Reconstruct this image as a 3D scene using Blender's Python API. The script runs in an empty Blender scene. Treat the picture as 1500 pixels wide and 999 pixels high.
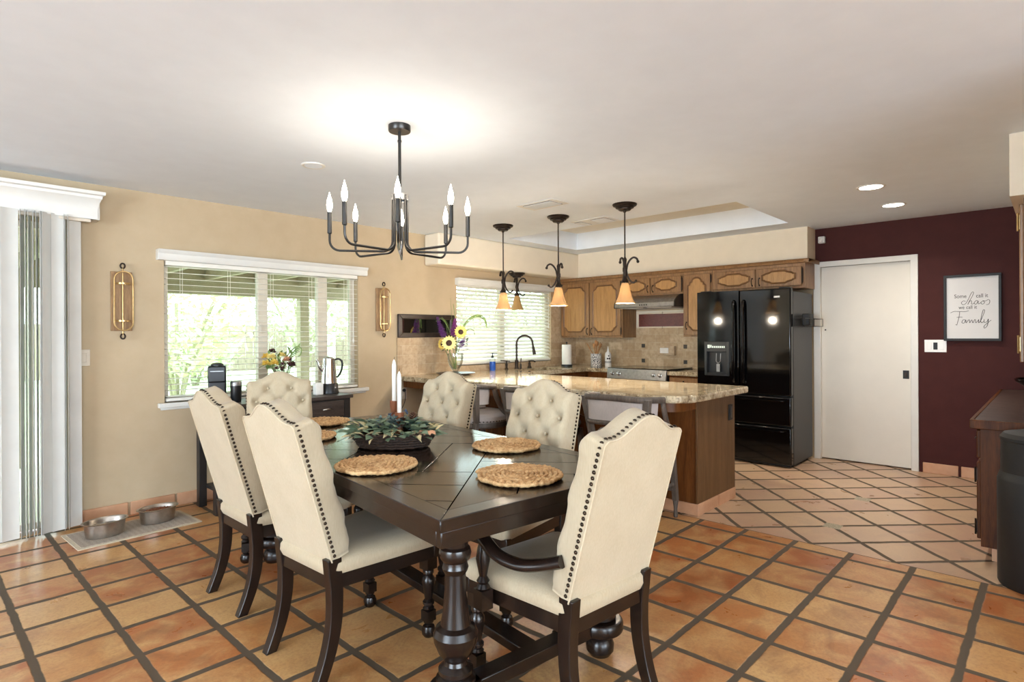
import bpy, bmesh, math, random
from mathutils import Vector, Matrix
random.seed(7)
SC = bpy.context.scene
COL = SC.collection
PI = math.pi

# ------------------------------------------------------------------ camera
YAW, ROLL, EYE = 0.7557, 0.0052, 1.31
fw = Vector((math.cos(YAW), math.sin(YAW), 0)); rt = Vector((math.sin(YAW), -math.cos(YAW), 0)); up = Vector((0, 0, 1))
cx = (rt - up*ROLL).normalized(); cz = -fw; cy = cz.cross(cx).normalized()
cam_d = bpy.data.cameras.new('camera'); cam = bpy.data.objects.new('camera', cam_d); COL.objects.link(cam)
M = Matrix((cx, cy, cz)).transposed().to_4x4(); M.translation = (0, 0, EYE); cam.matrix_world = M
cam_d.sensor_width = 36.0; cam_d.lens = 848.7/1500*36; cam_d.shift_y = (489.8-499.5)/1500; cam_d.clip_start = 0.02
SC.camera = cam

# ------------------------------------------------------------------ view, sky, lights
SC.view_settings.view_transform = 'Standard'; SC.view_settings.look = 'None'
SC.view_settings.gamma = 1; SC.view_settings.use_curve_mapping = False
SC.view_settings.exposure = 0.24
SC.cycles.use_denoising = True; SC.cycles.max_bounces = 8; SC.cycles.diffuse_bounces = 5; SC.cycles.glossy_bounces = 4
SC.cycles.transparent_max_bounces = 24; SC.cycles.transmission_bounces = 6
SC.cycles.sample_clamp_indirect = 6; SC.cycles.caustics_reflective = False; SC.cycles.caustics_refractive = False
W = bpy.data.worlds.new('sky'); SC.world = W; W.use_nodes = True
wn = W.node_tree.nodes; wl = W.node_tree.links
bg = wn['Background']; bg.inputs[0].default_value = (0.84, 0.93, 1.0, 1); bg.inputs[1].default_value = 7.6

def area(name, loc, target, sx, sy, power, col=(1, 1, 1), spread=PI):
    d = bpy.data.lights.new(name, 'AREA'); d.shape = 'RECTANGLE'; d.size = sx; d.size_y = sy; d.energy = power; d.color = col; d.spread = spread
    o = bpy.data.objects.new(name, d); COL.objects.link(o); o.location = loc
    o.rotation_euler = (Vector(target)-Vector(loc)).to_track_quat('-Z', 'Y').to_euler(); return o
# added cool fill lights behind the camera, aimed up to brighten the ceiling
area('fill_light_south', (-0.9, -6.12, 1.25), (0.0, 0, 12.0), 5.6, 2.1, 560, (0.66, 0.835, 1.0))
area('fill_light_west', (-4.92, 1.0, 1.25), (-0.5, 1.0, 9.0), 3.2, 2.1, 400, (0.66, 0.835, 1.0))
def portal(name, loc, sx, sy):
    o = area(name, loc, (loc[0], 0, loc[2]), sx, sy, 1); o.data.cycles.is_portal = True
portal('window_portal', (2.24, 5.12, 1.35), 1.7, 1.1); portal('window_portal', (5.19, 5.12, 1.44), 1.68, 0.98); portal('slider_portal', (-0.47, 5.12, 1.05), 2.56, 2.1)

# ------------------------------------------------------------------ colours and materials
def s(r, g, b):
    def f(c):
        c /= 255
        return c/12.92 if c <= 0.04045 else ((c+0.055)/1.055)**2.4
    return (f(r), f(g), f(b), 1)

class NT:
    def __init__(self, name):
        self.m = bpy.data.materials.new(name); self.m.use_nodes = True
        self.t = self.m.node_tree; self.n = self.t.nodes; self.l = self.t.links
        self.b = self.n['Principled BSDF']; self.out = self.n['Material Output']
    def new(self, ty, **kw):
        x = self.n.new(ty)
        for k, v in kw.items(): setattr(x, k, v)
        return x
    def setin(self, node, i, v):
        if hasattr(v, 'links') or isinstance(v, bpy.types.NodeSocket): self.l.new(v, node.inputs[i])
        elif v is not None: node.inputs[i].default_value = v
    def math(self, op, a, b=None, c=None, clamp=False):
        x = self.new('ShaderNodeMath', operation=op, use_clamp=clamp)
        self.setin(x, 0, a); self.setin(x, 1, b); self.setin(x, 2, c); return x.outputs[0]
    def mix(self, f, a, b, mode='MIX'):
        x = self.new('ShaderNodeMix', data_type='RGBA', blend_type=mode)
        self.setin(x, 0, f); self.setin(x, 6, a); self.setin(x, 7, b); return x.outputs[2]
    def coord(self, which='Object'): return self.new('ShaderNodeTexCoord').outputs[which]
    def mapping(self, v, scale=(1, 1, 1), rot=(0, 0, 0), loc=(0, 0, 0)):
        x = self.new('ShaderNodeMapping'); self.l.new(v, x.inputs[0]); x.inputs[1].default_value = loc; x.inputs[2].default_value = rot; x.inputs[3].default_value = scale
        return x.outputs[0]
    def noise(self, v, scale, detail=4, rough=0.55, dist=0.0, out=0):
        x = self.new('ShaderNodeTexNoise'); self.l.new(v, x.inputs['Vector']); x.inputs['Scale'].default_value = scale
        x.inputs['Detail'].default_value = detail; x.inputs['Roughness'].default_value = rough; x.inputs['Distortion'].default_value = dist
        return x.outputs[out]
    def ramp(self, f, stops):
        x = self.new('ShaderNodeValToRGB'); self.l.new(f, x.inputs[0]); e = x.color_ramp.elements
        while len(e) < len(stops): e.new(0.5)
        for k, (p, c) in enumerate(stops): e[k].position = p; e[k].color = c
        return x.outputs[0]
    def bump(self, h, strength=0.3, dist=0.01):
        x = self.new('ShaderNodeBump'); self.l.new(h, x.inputs['Height']); x.inputs['Strength'].default_value = strength; x.inputs['Distance'].default_value = dist
        self.l.new(x.outputs[0], self.b.inputs['Normal'])
    def base(self, c): self.setin(self.b, 'Base Color', c)

def pm(name, c1, c2=None, scale=12, rough=0.5, metal=0.0, bump=0.0, detail=4, spec=None, emit=None, coat=0):
    t = NT(name)
    c2 = c2 or tuple(x*0.88 for x in c1[:3])+(1,)
    f = t.noise(t.coord(), scale, detail)
    t.base(t.ramp(f, [(0.3, c2), (0.7, c1)]))
    t.b.inputs['Roughness'].default_value = rough; t.b.inputs['Metallic'].default_value = metal
    if spec is not None: t.b.inputs['Specular IOR Level'].default_value = spec
    if coat: t.b.inputs['Coat Weight'].default_value = coat; t.b.inputs['Coat Roughness'].default_value = 0.08
    if bump: t.bump(f, bump, 0.004)
    if emit: t.b.inputs['Emission Color'].default_value = emit[0]; t.b.inputs['Emission Strength'].default_value = emit[1]
    return t.m

def wood(name, dark, light, scale=(3, 3, 0.35), rough=0.4, fine=60, bump=0.15, coat=0.0, dist=1.2):
    t = NT(name); v = t.mapping(t.coord(), scale)
    a = t.noise(v, 4.0, 6, 0.6, dist); b = t.noise(v, fine, 3, 0.6)
    f = t.math('ADD', t.math('MULTIPLY', a, 0.65), t.math('MULTIPLY', b, 0.35))
    t.base(t.ramp(f, [(0.33, dark), (0.66, light)]))
    t.b.inputs['Roughness'].default_value = rough
    if coat: t.b.inputs['Coat Weight'].default_value = coat; t.b.inputs['Coat Roughness'].default_value = 0.12
    t.bump(b, bump, 0.002); return t.m

def brick_tile(name, axes, c1, c2, grout, w, h, vein):
    t = NT(name); sep = t.new('ShaderNodeSeparateXYZ'); t.l.new(t.coord(), sep.inputs[0]); cmb = t.new('ShaderNodeCombineXYZ')
    t.l.new(sep.outputs[axes[0]], cmb.inputs[0]); t.l.new(sep.outputs[axes[1]], cmb.inputs[1])
    br = t.new('ShaderNodeTexBrick'); t.l.new(cmb.outputs[0], br.inputs['Vector'])
    br.inputs['Color1'].default_value = c1; br.inputs['Color2'].default_value = c2; br.inputs['Mortar'].default_value = grout
    br.inputs['Scale'].default_value = 1; br.inputs['Mortar Size'].default_value = 0.0032; br.inputs['Mortar Smooth'].default_value = 0.3
    br.inputs['Brick Width'].default_value = w; br.inputs['Row Height'].default_value = h
    n = t.noise(t.coord(), 22, 6, 0.65)
    t.base(t.mix(t.ramp(n, [(0.42, (0, 0, 0, 1)), (0.72, (0.75, 0.75, 0.75, 1))]), br.outputs[0], vein))
    t.b.inputs['Roughness'].default_value = 0.42
    t.bump(t.math('SUBTRACT', t.math('MULTIPLY', n, 0.25), br.outputs[1]), 0.5, 0.003); return t.m

def floor_mat():
    t = NT('terracotta_tile_floor'); sep = t.new('ShaderNodeSeparateXYZ'); co = t.coord(); t.l.new(co, sep.inputs[0])
    X, Y = sep.outputs[0], sep.outputs[1]
    wob = t.math('MULTIPLY', t.math('SUBTRACT', t.noise(co, 9, 2), 0.5), 0.014)
    def grid(u, v, pitch, grout, seed):
        u = t.math('DIVIDE', t.math('ADD', u, wob), pitch); v = t.math('DIVIDE', t.math('ADD', v, wob), pitch)
        cu, cv = t.math('FLOOR', u), t.math('FLOOR', v)
        du = t.math('ABSOLUTE', t.math('SUBTRACT', t.math('FRACT', u), 0.5)); dv = t.math('ABSOLUTE', t.math('SUBTRACT', t.math('FRACT', v), 0.5))
        edge = t.math('SUBTRACT', 0.5, t.math('MAXIMUM', du, dv))        # distance to joint in tiles
        # rounded tile corners
        c = t.new('ShaderNodeCombineXYZ'); t.l.new(cu, c.inputs[0]); t.l.new(cv, c.inputs[1]); c.inputs[2].default_value = seed
        return edge, c.outputs[0], grout/pitch
    e1, id1, g1 = grid(t.math('SUBTRACT', X, 0.3701), t.math('SUBTRACT', Y, 3.9794), 0.3081, 0.0145, 1.0)
    r2 = 1/math.sqrt(2)
    a = t.math('MULTIPLY', t.math('SUBTRACT', X, Y), r2); b = t.math('MULTIPLY', t.math('ADD', X, Y), r2)
    e2, id2, g2 = grid(t.math('SUBTRACT', a, 2.274), t.math('SUBTRACT', b, 3.546), 0.3135, 0.0135, 5.0)
    kit = t.math('GREATER_THAN', X, 3.885)
    edge = t.new('ShaderNodeMix', data_type='FLOAT'); t.l.new(kit, edge.inputs[0]); t.l.new(e1, edge.inputs[2]); t.l.new(e2, edge.inputs[3])
    gw = t.math('ADD', g1, t.math('MULTIPLY', kit, g2-g1))
    idm = t.new('ShaderNodeMix', data_type='VECTOR'); t.l.new(kit, idm.inputs[0]); t.l.new(id1, idm.inputs[4]); t.l.new(id2, idm.inputs[5])
    seam = t.math('LESS_THAN', t.math('ABSOLUTE', t.math('SUBTRACT', X, 3.885)), 0.004)
    prof = t.new('ShaderNodeMapRange', interpolation_type='SMOOTHSTEP')
    t.l.new(t.math('SUBTRACT', edge.outputs[0], gw), prof.inputs[0]); prof.inputs[1].default_value = -0.006; prof.inputs[2].default_value = 0.014
    tile = t.math('MULTIPLY', prof.outputs[0], t.math('SUBTRACT', 1, seam))
    wnz = t.new('ShaderNodeTexWhiteNoise', noise_dimensions='3D'); t.l.new(idm.outputs[1], wnz.inputs[0])
    colr = t.ramp(wnz.outputs[0], [(0.0, s(160, 92, 50)), (0.22, s(176, 106, 58)), (0.45, s(182, 126, 74)), (0.7, s(198, 152, 98)), (0.85, s(190, 140, 88)), (1.0, s(156, 88, 50))])
    # offset mottling per tile
    vadd = t.new('ShaderNodeVectorMath', operation='MULTIPLY_ADD'); t.l.new(wnz.outputs[1], vadd.inputs[0]); vadd.inputs[1].default_value = (7, 7, 7); t.l.new(co, vadd.inputs[2])
    mot = t.noise(vadd.outputs[0], 5.5, 5, 0.6, 0.6); fine = t.noise(co, 70, 4, 0.7)
    colr = t.mix(t.ramp(mot, [(0.42, (0, 0, 0, 1)), (0.66, (0.75, 0.75, 0.75, 1))]), colr, s(206, 166, 112))
    colr = t.mix(t.ramp(t.noise(vadd.outputs[0], 3.2, 6, 0.7, 1.0), [(0.50, (0, 0, 0, 1)), (0.70, (0.55, 0.55, 0.55, 1))]), colr, s(118, 70, 42))
    colr = t.mix(t.ramp(fine, [(0.45, (0, 0, 0, 1)), (0.75, (0.5, 0.5, 0.5, 1))]), colr, s(142, 88, 52))
    kf = t.math('MULTIPLY', kit, 0.55)
    colr = t.mix(kf, colr, s(196, 176, 156))                                # the kitchen field is a paler batch of tile
    patch = None
    for px_, py_ in ((4.346, 1.116), (5.203, 1.121)):
        q = t.math('LESS_THAN', t.math('MAXIMUM', t.math('ABSOLUTE', t.math('SUBTRACT', X, px_)), t.math('ABSOLUTE', t.math('SUBTRACT', Y, py_))), 0.052)
        patch = q if patch is None else t.math('MAXIMUM', patch, q)
    tile = t.math('MAXIMUM', tile, patch)
    colr = t.mix(patch, colr, t.ramp(t.noise(co, 90, 3), [(0.35, s(120, 110, 86)), (0.65, s(176, 164, 136))]))
    t.base(t.mix(tile, s(84, 70, 54), colr))
    ro = t.math('ADD', t.math('MULTIPLY', mot, 0.22), 0.20)
    rmix = t.new('ShaderNodeMix', data_type='FLOAT'); t.l.new(tile, rmix.inputs[0]); rmix.inputs[2].default_value = 0.75; t.l.new(ro, rmix.inputs[3])
    t.l.new(rmix.outputs[0], t.b.inputs['Roughness'])
    t.b.inputs['Specular IOR Level'].default_value = 0.45
    h = t.math('ADD', tile, t.math('MULTIPLY', mot, 0.35)); t.bump(h, 0.35, 0.006); return t.m

def granite_mat():
    t = NT('granite_tan'); co = t.coord()
    n1 = t.noise(co, 9, 8, 0.68, 0.8); n2 = t.noise(co, 55, 6, 0.75); n3 = t.noise(co, 120, 3, 0.6)
    c = t.ramp(n1, [(0.30, s(88, 72, 54)), (0.44, s(164, 144, 114)), (0.58, s(206, 190, 160)), (0.72, s(146, 124, 96))])
    c = t.mix(t.ramp(n2, [(0.50, (0, 0, 0, 1)), (0.66, (0.85, 0.85, 0.85, 1))]), c, s(70, 50, 36))
    c = t.mix(t.ramp(n3, [(0.58, (0, 0, 0, 1)), (0.70, (0.8, 0.8, 0.8, 1))]), c, s(226, 206, 170))
    t.base(c); t.b.inputs['Roughness'].default_value = 0.07; return t.m

def glass_mat(name='window_glass', tint=(1, 1, 1, 1), f0=0.06):
    t = NT(name); tr = t.new('ShaderNodeBsdfTransparent'); tr.inputs[0].default_value = tint
    gl = t.new('ShaderNodeBsdfGlossy'); gl.inputs['Roughness'].default_value = 0.02
    lw = t.new('ShaderNodeLayerWeight'); lw.inputs[0].default_value = 0.25
    nz = t.math('MULTIPLY', t.noise(t.coord(), 3), 0.02)
    mx = t.new('ShaderNodeMixShader'); t.l.new(t.math('ADD', t.math('MULTIPLY', lw.outputs[0], 0.5), t.math('ADD', nz, f0*0.4), clamp=True), mx.inputs[0])
    t.l.new(tr.outputs[0], mx.inputs[1]); t.l.new(gl.outputs[0], mx.inputs[2]); t.l.new(mx.outputs[0], t.out.inputs[0]); return t.m

def shade_mat(name, col, trans):
    t = NT(name); n = t.noise(t.coord(), 18, 3); tl = t.new('ShaderNodeBsdfTranslucent')
    t.setin(tl, 0, t.mix(n, trans, tuple(x*1.25 for x in trans[:3])+(1,)))
    t.base(col); t.b.inputs['Roughness'].default_value = 0.22
    mx = t.new('ShaderNodeAddShader'); t.l.new(t.b.outputs[0], mx.inputs[0]); t.l.new(tl.outputs[0], mx.inputs[1]); t.l.new(mx.outputs[0], t.out.inputs[0]); return t.m

def table_mat():
    t = NT('espresso_parquet'); co = t.coord(); v = t.mapping(co, rot=(0, 0, math.radians(45)))
    sep = t.new('ShaderNodeSeparateXYZ'); t.l.new(v, sep.inputs[0]); X, Y = sep.outputs[0], sep.outputs[1]
    P = 0.60
    cu = t.math('FLOOR', t.math('DIVIDE', X, P)); cv = t.math('FLOOR', t.math('DIVIDE', Y, P))
    par = t.math('FLOORED_MODULO', t.math('ADD', cu, cv), 2.0)
    sel = t.new('ShaderNodeMix', data_type='FLOAT'); t.l.new(par, sel.inputs[0]); t.l.new(X, sel.inputs[2]); t.l.new(Y, sel.inputs[3])
    sel2 = t.new('ShaderNodeMix', data_type='FLOAT'); t.l.new(par, sel2.inputs[0]); t.l.new(Y, sel2.inputs[2]); t.l.new(X, sel2.inputs[3])
    u = t.math('DIVIDE', sel.outputs[0], P/3); fr = t.math('ABSOLUTE', t.math('SUBTRACT', t.math('FRACT', u), 0.5))
    w = t.math('ABSOLUTE', t.math('SUBTRACT', t.math('FRACT', t.math('DIVIDE', sel2.outputs[0], P)), 0.5))
    gap = t.math('MAXIMUM', t.math('GREATER_THAN', fr, 0.487), t.math('GREATER_THAN', w, 0.4962))
    cmb = t.new('ShaderNodeCombineXYZ'); t.l.new(t.math('FLOOR', u), cmb.inputs[0]); t.l.new(cu, cmb.inputs[1]); t.l.new(cv, cmb.inputs[2])
    wnz = t.new('ShaderNodeTexWhiteNoise', noise_dimensions='3D'); t.l.new(cmb.outputs[0], wnz.inputs[0])
    st = t.new('ShaderNodeCombineXYZ'); t.l.new(t.math('MULTIPLY', sel.outputs[0], 9.0), st.inputs[0]); t.l.new(sel2.outputs[0], st.inputs[1])
    g = t.noise(st.outputs[0], 5, 6, 0.65, 1.0)
    c = t.ramp(t.math('ADD', t.math('MULTIPLY', g, 0.6), t.math('MULTIPLY', wnz.outputs[0], 0.4)), [(0.25, s(24, 17, 13)), (0.75, s(56, 41, 32))])
    t.base(t.mix(gap, c, s(10, 7, 5))); t.b.inputs['Roughness'].default_value = 0.22
    ro = t.math('ADD', t.math('MULTIPLY', g, 0.10), 0.09); t.l.new(ro, t.b.inputs['Roughness'])
    t.l.new(t.math('MULTIPLY', t.math('SUBTRACT', 1.0, gap), 0.4), t.b.inputs['Specular IOR Level'])
    ro2 = t.math('ADD', ro, t.math('MULTIPLY', gap, 0.8)); t.l.new(ro2, t.b.inputs['Roughness'])
    t.bump(t.math('SUBTRACT', t.math('MULTIPLY', g, 0.25), gap), 0.35, 0.0025); return t.m

def linen_mat(name, c1, c2):
    t = NT(name); co = t.coord()
    wa = t.new('ShaderNodeTexWave'); t.l.new(co, wa.inputs[0]); wa.bands_direction = 'Z'; wa.inputs['Scale'].default_value = 160; wa.inputs['Distortion'].default_value = 2
    n = t.noise(co, 7, 4); n2 = t.noise(t.mapping(co, (1, 1, 0.15)), 260, 2)
    f = t.math('ADD', t.math('MULTIPLY', n, 0.55), t.math('MULTIPLY', n2, 0.45))
    t.base(t.ramp(f, [(0.36, c2), (0.64, c1)])); t.b.inputs['Roughness'].default_value = 0.9
    t.b.inputs['Sheen Weight'].default_value = 0.15
    t.bump(t.math('ADD', wa.outputs[1], n2), 0.12, 0.0012); return t.m

def rope_mat():
    t = NT('seagrass_rope'); co = t.coord(); n = t.noise(co, 60, 5, 0.7); n2 = t.noise(co, 14, 3)
    c = t.ramp(t.math('ADD', t.math('MULTIPLY', n, 0.7), t.math('MULTIPLY', n2, 0.3)), [(0.32, s(126, 88, 52)), (0.46, s(190, 146, 96)), (0.64, s(226, 190, 140))])
    t.base(c); t.b.inputs['Roughness'].default_value = 0.75; t.bump(n, 0.5, 0.004); return t.m

def speckle(name, c1, c2, scale, rough=0.5, thr=0.5):
    t = NT(name); v = t.new('ShaderNodeTexVoronoi', feature='DISTANCE_TO_EDGE'); t.l.new(t.coord(), v.inputs['Vector']); v.inputs['Scale'].default_value = scale
    t.base(t.ramp(v.outputs['Distance'], [(thr*0.1, c2), (thr*0.14, c1)])); t.b.inputs['Roughness'].default_value = rough; return t.m

def glow(name, col, strength, base=None):
    t = NT(name); n = t.noise(t.coord(), 8); t.base(base or col)
    t.b.inputs['Emission Color'].default_value = col; t.l.new(t.math('ADD', t.math('MULTIPLY', n, strength*0.1), strength*0.95), t.b.inputs['Emission Strength'])
    return t.m

MT = dict(
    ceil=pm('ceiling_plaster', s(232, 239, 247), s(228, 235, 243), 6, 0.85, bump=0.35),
    wall=pm('beige_wall_paint', s(190, 169, 138), s(184, 163, 132), 8, 0.7, bump=0.12),
    soffit=pm('cream_soffit_paint', s(232, 219, 197), s(227, 214, 192), 8, 0.7, bump=0.1),
    recess=pm('cream_recess_paint', s(228, 220, 202), s(224, 215, 197), 8, 0.75),
    maroon=pm('maroon_wall_paint', s(72, 36, 33), s(66, 32, 30), 9, 0.65, bump=0.15, spec=0.15),
    white=pm('white_trim_paint', s(222, 220, 213), s(216, 213, 206), 5, 0.4),
    door=pm('white_door_paint', s(226, 220, 208), s(221, 215, 203), 4, 0.45),
    vinyl=pm('almond_vinyl_frame', s(214, 202, 184), s(206, 194, 176), 6, 0.5),
    slat=pm('white_blind_slat', s(236, 232, 222), s(230, 226, 216), 6, 0.5),
    vane=pm('vertical_blind_vane', s(206, 203, 196), s(198, 195, 188), 5, 0.6),
    floor=floor_mat(), granite=granite_mat(), glass=glass_mat('window_glass', (0.90, 0.97, 0.93, 1)),
    basetile=pm('terracotta_baseboard', s(204, 158, 124), s(188, 138, 102), 9, 0.5, bump=0.1),
    trav_x=brick_tile('travertine_window_wall', (0, 2), s(204, 182, 152), s(180, 154, 122), s(198, 180, 152), 0.20, 0.1, s(160, 130, 98)),
    trav_y=brick_tile('travertine_stove_wall', (1, 2), s(204, 182, 150), s(178, 152, 118), s(196, 178, 150), 0.20, 0.1, s(156, 124, 90)),
    oak=wood('oak_cabinet', s(106, 75, 46), s(164, 122, 79), (6, 6, 0.5), 0.38, 50),
    oaklit=wood('oak_panel_lit', s(150, 108, 62), s(190, 145, 90), (6, 6, 0.5), 0.4, 50),  # lighter copy of the cabinet oak, pendant light put into its colour
    oakdark=wood('oak_cabinet_rich', s(72, 40, 18), s(122, 74, 36), (5, 5, 0.4), 0.32, 40),
    oakred=wood('oak_desk', s(54, 25, 8), s(98, 54, 20), (5, 5, 0.4), 0.5, 40),
    oakend=wood('oak_end_panel', s(84, 58, 34), s(116, 84, 54), (7, 7, 0.5), 0.4, 50),
    oakshade=pm('oak_moulding_shaded', s(126, 88, 52), s(104, 70, 40), 20, 0.45),  # darker cabinet oak, the carving's shade put into its colour
    espresso=wood('espresso_wood', s(16, 11, 9), s(38, 25, 19), (4, 4, 1.2), 0.25, 40, 0.08),
    tabletop=table_mat(),
    tabletrim=wood('espresso_table_edge', s(20, 13, 10), s(42, 29, 22), (3, 3, 3), 0.2, 30, 0.1),
    linen=linen_mat('cream_linen', s(194, 179, 152), s(182, 166, 138)),
    seatlinen=linen_mat('seat_linen', s(188, 172, 144), s(174, 157, 130)),
    nail=pm('bronze_nailhead', s(64, 50, 38), s(44, 34, 26), 40, 0.35, 0.9),
    rope=rope_mat(),
    blackmetal=pm('graphite_metal', s(70, 68, 66), s(58, 56, 54), 15, 0.32, 0.85),
    bronze=pm('oil_rubbed_bronze', s(62, 50, 42), s(42, 34, 29), 18, 0.4, 0.8),
    brass=pm('aged_brass', s(190, 160, 112), s(160, 130, 86), 18, 0.3, 0.95),
    plank=wood('weathered_plank', s(128, 96, 66), s(176, 140, 100), (8, 8, 0.7), 0.7, 40),
    steel=pm('brushed_steel', s(168, 167, 166), s(148, 147, 146), 30, 0.36, 1.0),
    steelbowl=pm('worn_steel', s(196, 188, 178), s(172, 164, 154), 30, 0.32, 1.0),
    chrome=pm('chrome', s(226, 226, 226), s(210, 210, 210), 10, 0.1, 1.0),
    fridge=pm('gloss_black', s(10, 10, 11), s(8, 8, 9), 6, 0.07, 0.0, spec=0.5),
    fridgeside=pm('fridge_side_black', s(52, 53, 54), s(46, 47, 48), 60, 0.42, bump=0.15),
    black=pm('black_plastic', s(28, 29, 31), s(22, 23, 25), 20, 0.35),
    blackmatte=pm('black_matte', s(24, 23, 23), s(18, 17, 17), 20, 0.55),
    graywood=wood('grey_washed_wood', s(62, 53, 47), s(108, 96, 86), (7, 7, 0.8), 0.5, 40),
    graycloth=linen_mat('pale_grey_linen', s(186, 176, 170), s(172, 162, 156)),
    consolewood=wood('charcoal_wood', s(42, 34, 31), s(78, 66, 60), (1.2, 8, 8), 0.45, 30),
    consoledark=pm('console_black', s(40, 35, 33), s(30, 26, 25), 20, 0.45),
    laminate=pm('brown_leather_laminate', s(84, 68, 62), s(62, 48, 44), 14, 0.35, bump=0.15),
    candle=pm('white_wax', s(240, 238, 232), s(234, 232, 226), 5, 0.5),
    cherry=wood('cherry_candle_wood', s(112, 62, 38), s(160, 96, 60), (8, 8, 1), 0.4, 30),
    wicker=pm('dark_wicker', s(74, 54, 42), s(34, 24, 19), 90, 0.7, bump=1.0),
    leaf=pm('sage_leaf', s(122, 138, 108), s(84, 106, 86), 14, 0.6),
    leafblue=pm('blue_green_leaf', s(112, 132, 124), s(70, 96, 100), 14, 0.6),
    leafpale=pm('pale_straw_leaf', s(220, 204, 162), s(196, 182, 132), 14, 0.7),
    leafpeach=pm('peach_maple_leaf', s(224, 174, 138), s(204, 148, 112), 14, 0.7),
    cone=pm('pinecone_brown', s(106, 70, 50), s(70, 44, 32), 60, 0.7, bump=0.6),
    berry=pm('blue_flower', s(84, 112, 140), s(52, 72, 100), 20, 0.6),
    stem=pm('green_stem', s(120, 142, 74), s(88, 112, 56), 20, 0.6),
    petal=pm('yellow_petal', s(240, 214, 110), s(230, 190, 80), 20, 0.6),
    petalpale=pm('cream_yellow_petal', s(242, 226, 158), s(236, 212, 120), 20, 0.6),
    seed=pm('sunflower_centre', s(62, 36, 24), s(40, 22, 16), 80, 0.8, bump=0.6),
    purple=pm('purple_petal', s(134, 74, 150), s(92, 48, 118), 60, 0.7),
    magenta=pm('magenta_petal', s(176, 72, 164), s(142, 56, 140), 60, 0.7),
    burgundy=pm('burgundy_petal', s(92, 48, 52), s(64, 30, 36), 60, 0.7),
    plate=pm('grey_pewter_tray', s(96, 88, 80), s(76, 68, 62), 20, 0.35, 0.4),
    vaseglass=glass_mat('clear_vase_glass', (0.97, 0.985, 0.96, 1), 0.20),
    blueliquid=pm('blue_soap', s(46, 96, 190), s(38, 84, 176), 8, 0.12),
    paper=pm('white_paper', s(240, 236, 228), s(234, 230, 222), 40, 0.9, bump=0.1),
    ceramic=pm('white_ceramic', s(236, 232, 226), s(230, 226, 220), 6, 0.3),
    crock=speckle('patterned_crock', s(234, 230, 224), s(84, 82, 84), 55, 0.35, 0.9),
    spoon=wood('spoon_wood', s(150, 98, 56), s(204, 154, 100), (9, 9, 1), 0.6, 30),
    wickermat=pm('mat_border', s(206, 192, 168), s(190, 176, 152), 60, 0.9, bump=0.4),
    kibble=pm('dry_kibble', s(140, 84, 52), s(92, 54, 34), 80, 0.9, bump=1.0),
    water=pm('bowl_water', s(112, 108, 102), s(104, 100, 94), 4, 0.05),
    darkslate=pm('slate_accent_tile', s(58, 50, 44), s(42, 36, 32), 30, 0.4),
    redwood=wood('mahogany_panel', s(82, 36, 30), s(116, 58, 48), (8, 1.0, 8), 0.35, 30),
    mirrorglass=pm('mirror_silver', s(235, 238, 235), s(230, 233, 230), 2, 0.03, 1.0),
    framewood=pm('dark_brown_frame', s(58, 44, 36), s(40, 30, 25), 30, 0.4),
    print=pm('print_paper', s(222, 221, 220), s(217, 216, 215), 3, 0.8),
    ink=pm('black_ink', s(38, 38, 40), s(30, 30, 32), 10, 0.8),
    amber=shade_mat('amber_shade', s(168, 134, 84), (0.16, 0.105, 0.052, 1)),
    pendglow=shade_mat('lit_amber_shade', s(160, 132, 96), (0.16, 0.12, 0.07, 1)),
    bulb=glow('candle_bulb_glow', (1.0, 0.90, 0.74, 1), 30),
    led=glow('recessed_led_glow', (1.0, 0.96, 0.88, 1), 14),
    display=glow('display_glow', (0.75, 0.85, 0.75, 1), 0.25),
    knob=pm('chrome_knob', s(206, 206, 204), s(180, 180, 178), 20, 0.18, 1.0),
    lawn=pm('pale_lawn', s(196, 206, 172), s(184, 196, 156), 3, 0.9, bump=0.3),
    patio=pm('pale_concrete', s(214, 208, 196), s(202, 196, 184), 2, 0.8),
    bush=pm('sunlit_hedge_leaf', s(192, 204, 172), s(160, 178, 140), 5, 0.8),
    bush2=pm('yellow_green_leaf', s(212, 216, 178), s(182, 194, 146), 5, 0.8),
    post=pm('olive_patio_post', s(150, 142, 118), s(136, 128, 104), 6, 0.7),
    rooftile=pm('pale_roof_tile', s(208, 192, 172), s(184, 164, 142), 12, 0.8, bump=0.4),
    fence=wood('grey_fence', s(120, 108, 96), s(156, 142, 126), (6, 6, 0.5), 0.8, 20),
    stucco=pm('pale_stucco_block', s(206, 204, 198), s(190, 188, 182), 6, 0.9, bump=0.2),
    gapstone=pm('stone_patch', s(188, 178, 156), s(168, 158, 138), 40, 0.7),
)

for k_ in ('oakred', 'laminate', 'oakdark', 'oakend'): MT[k_].node_tree.nodes['Principled BSDF'].inputs['Specular IOR Level'].default_value = 0.18

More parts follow.
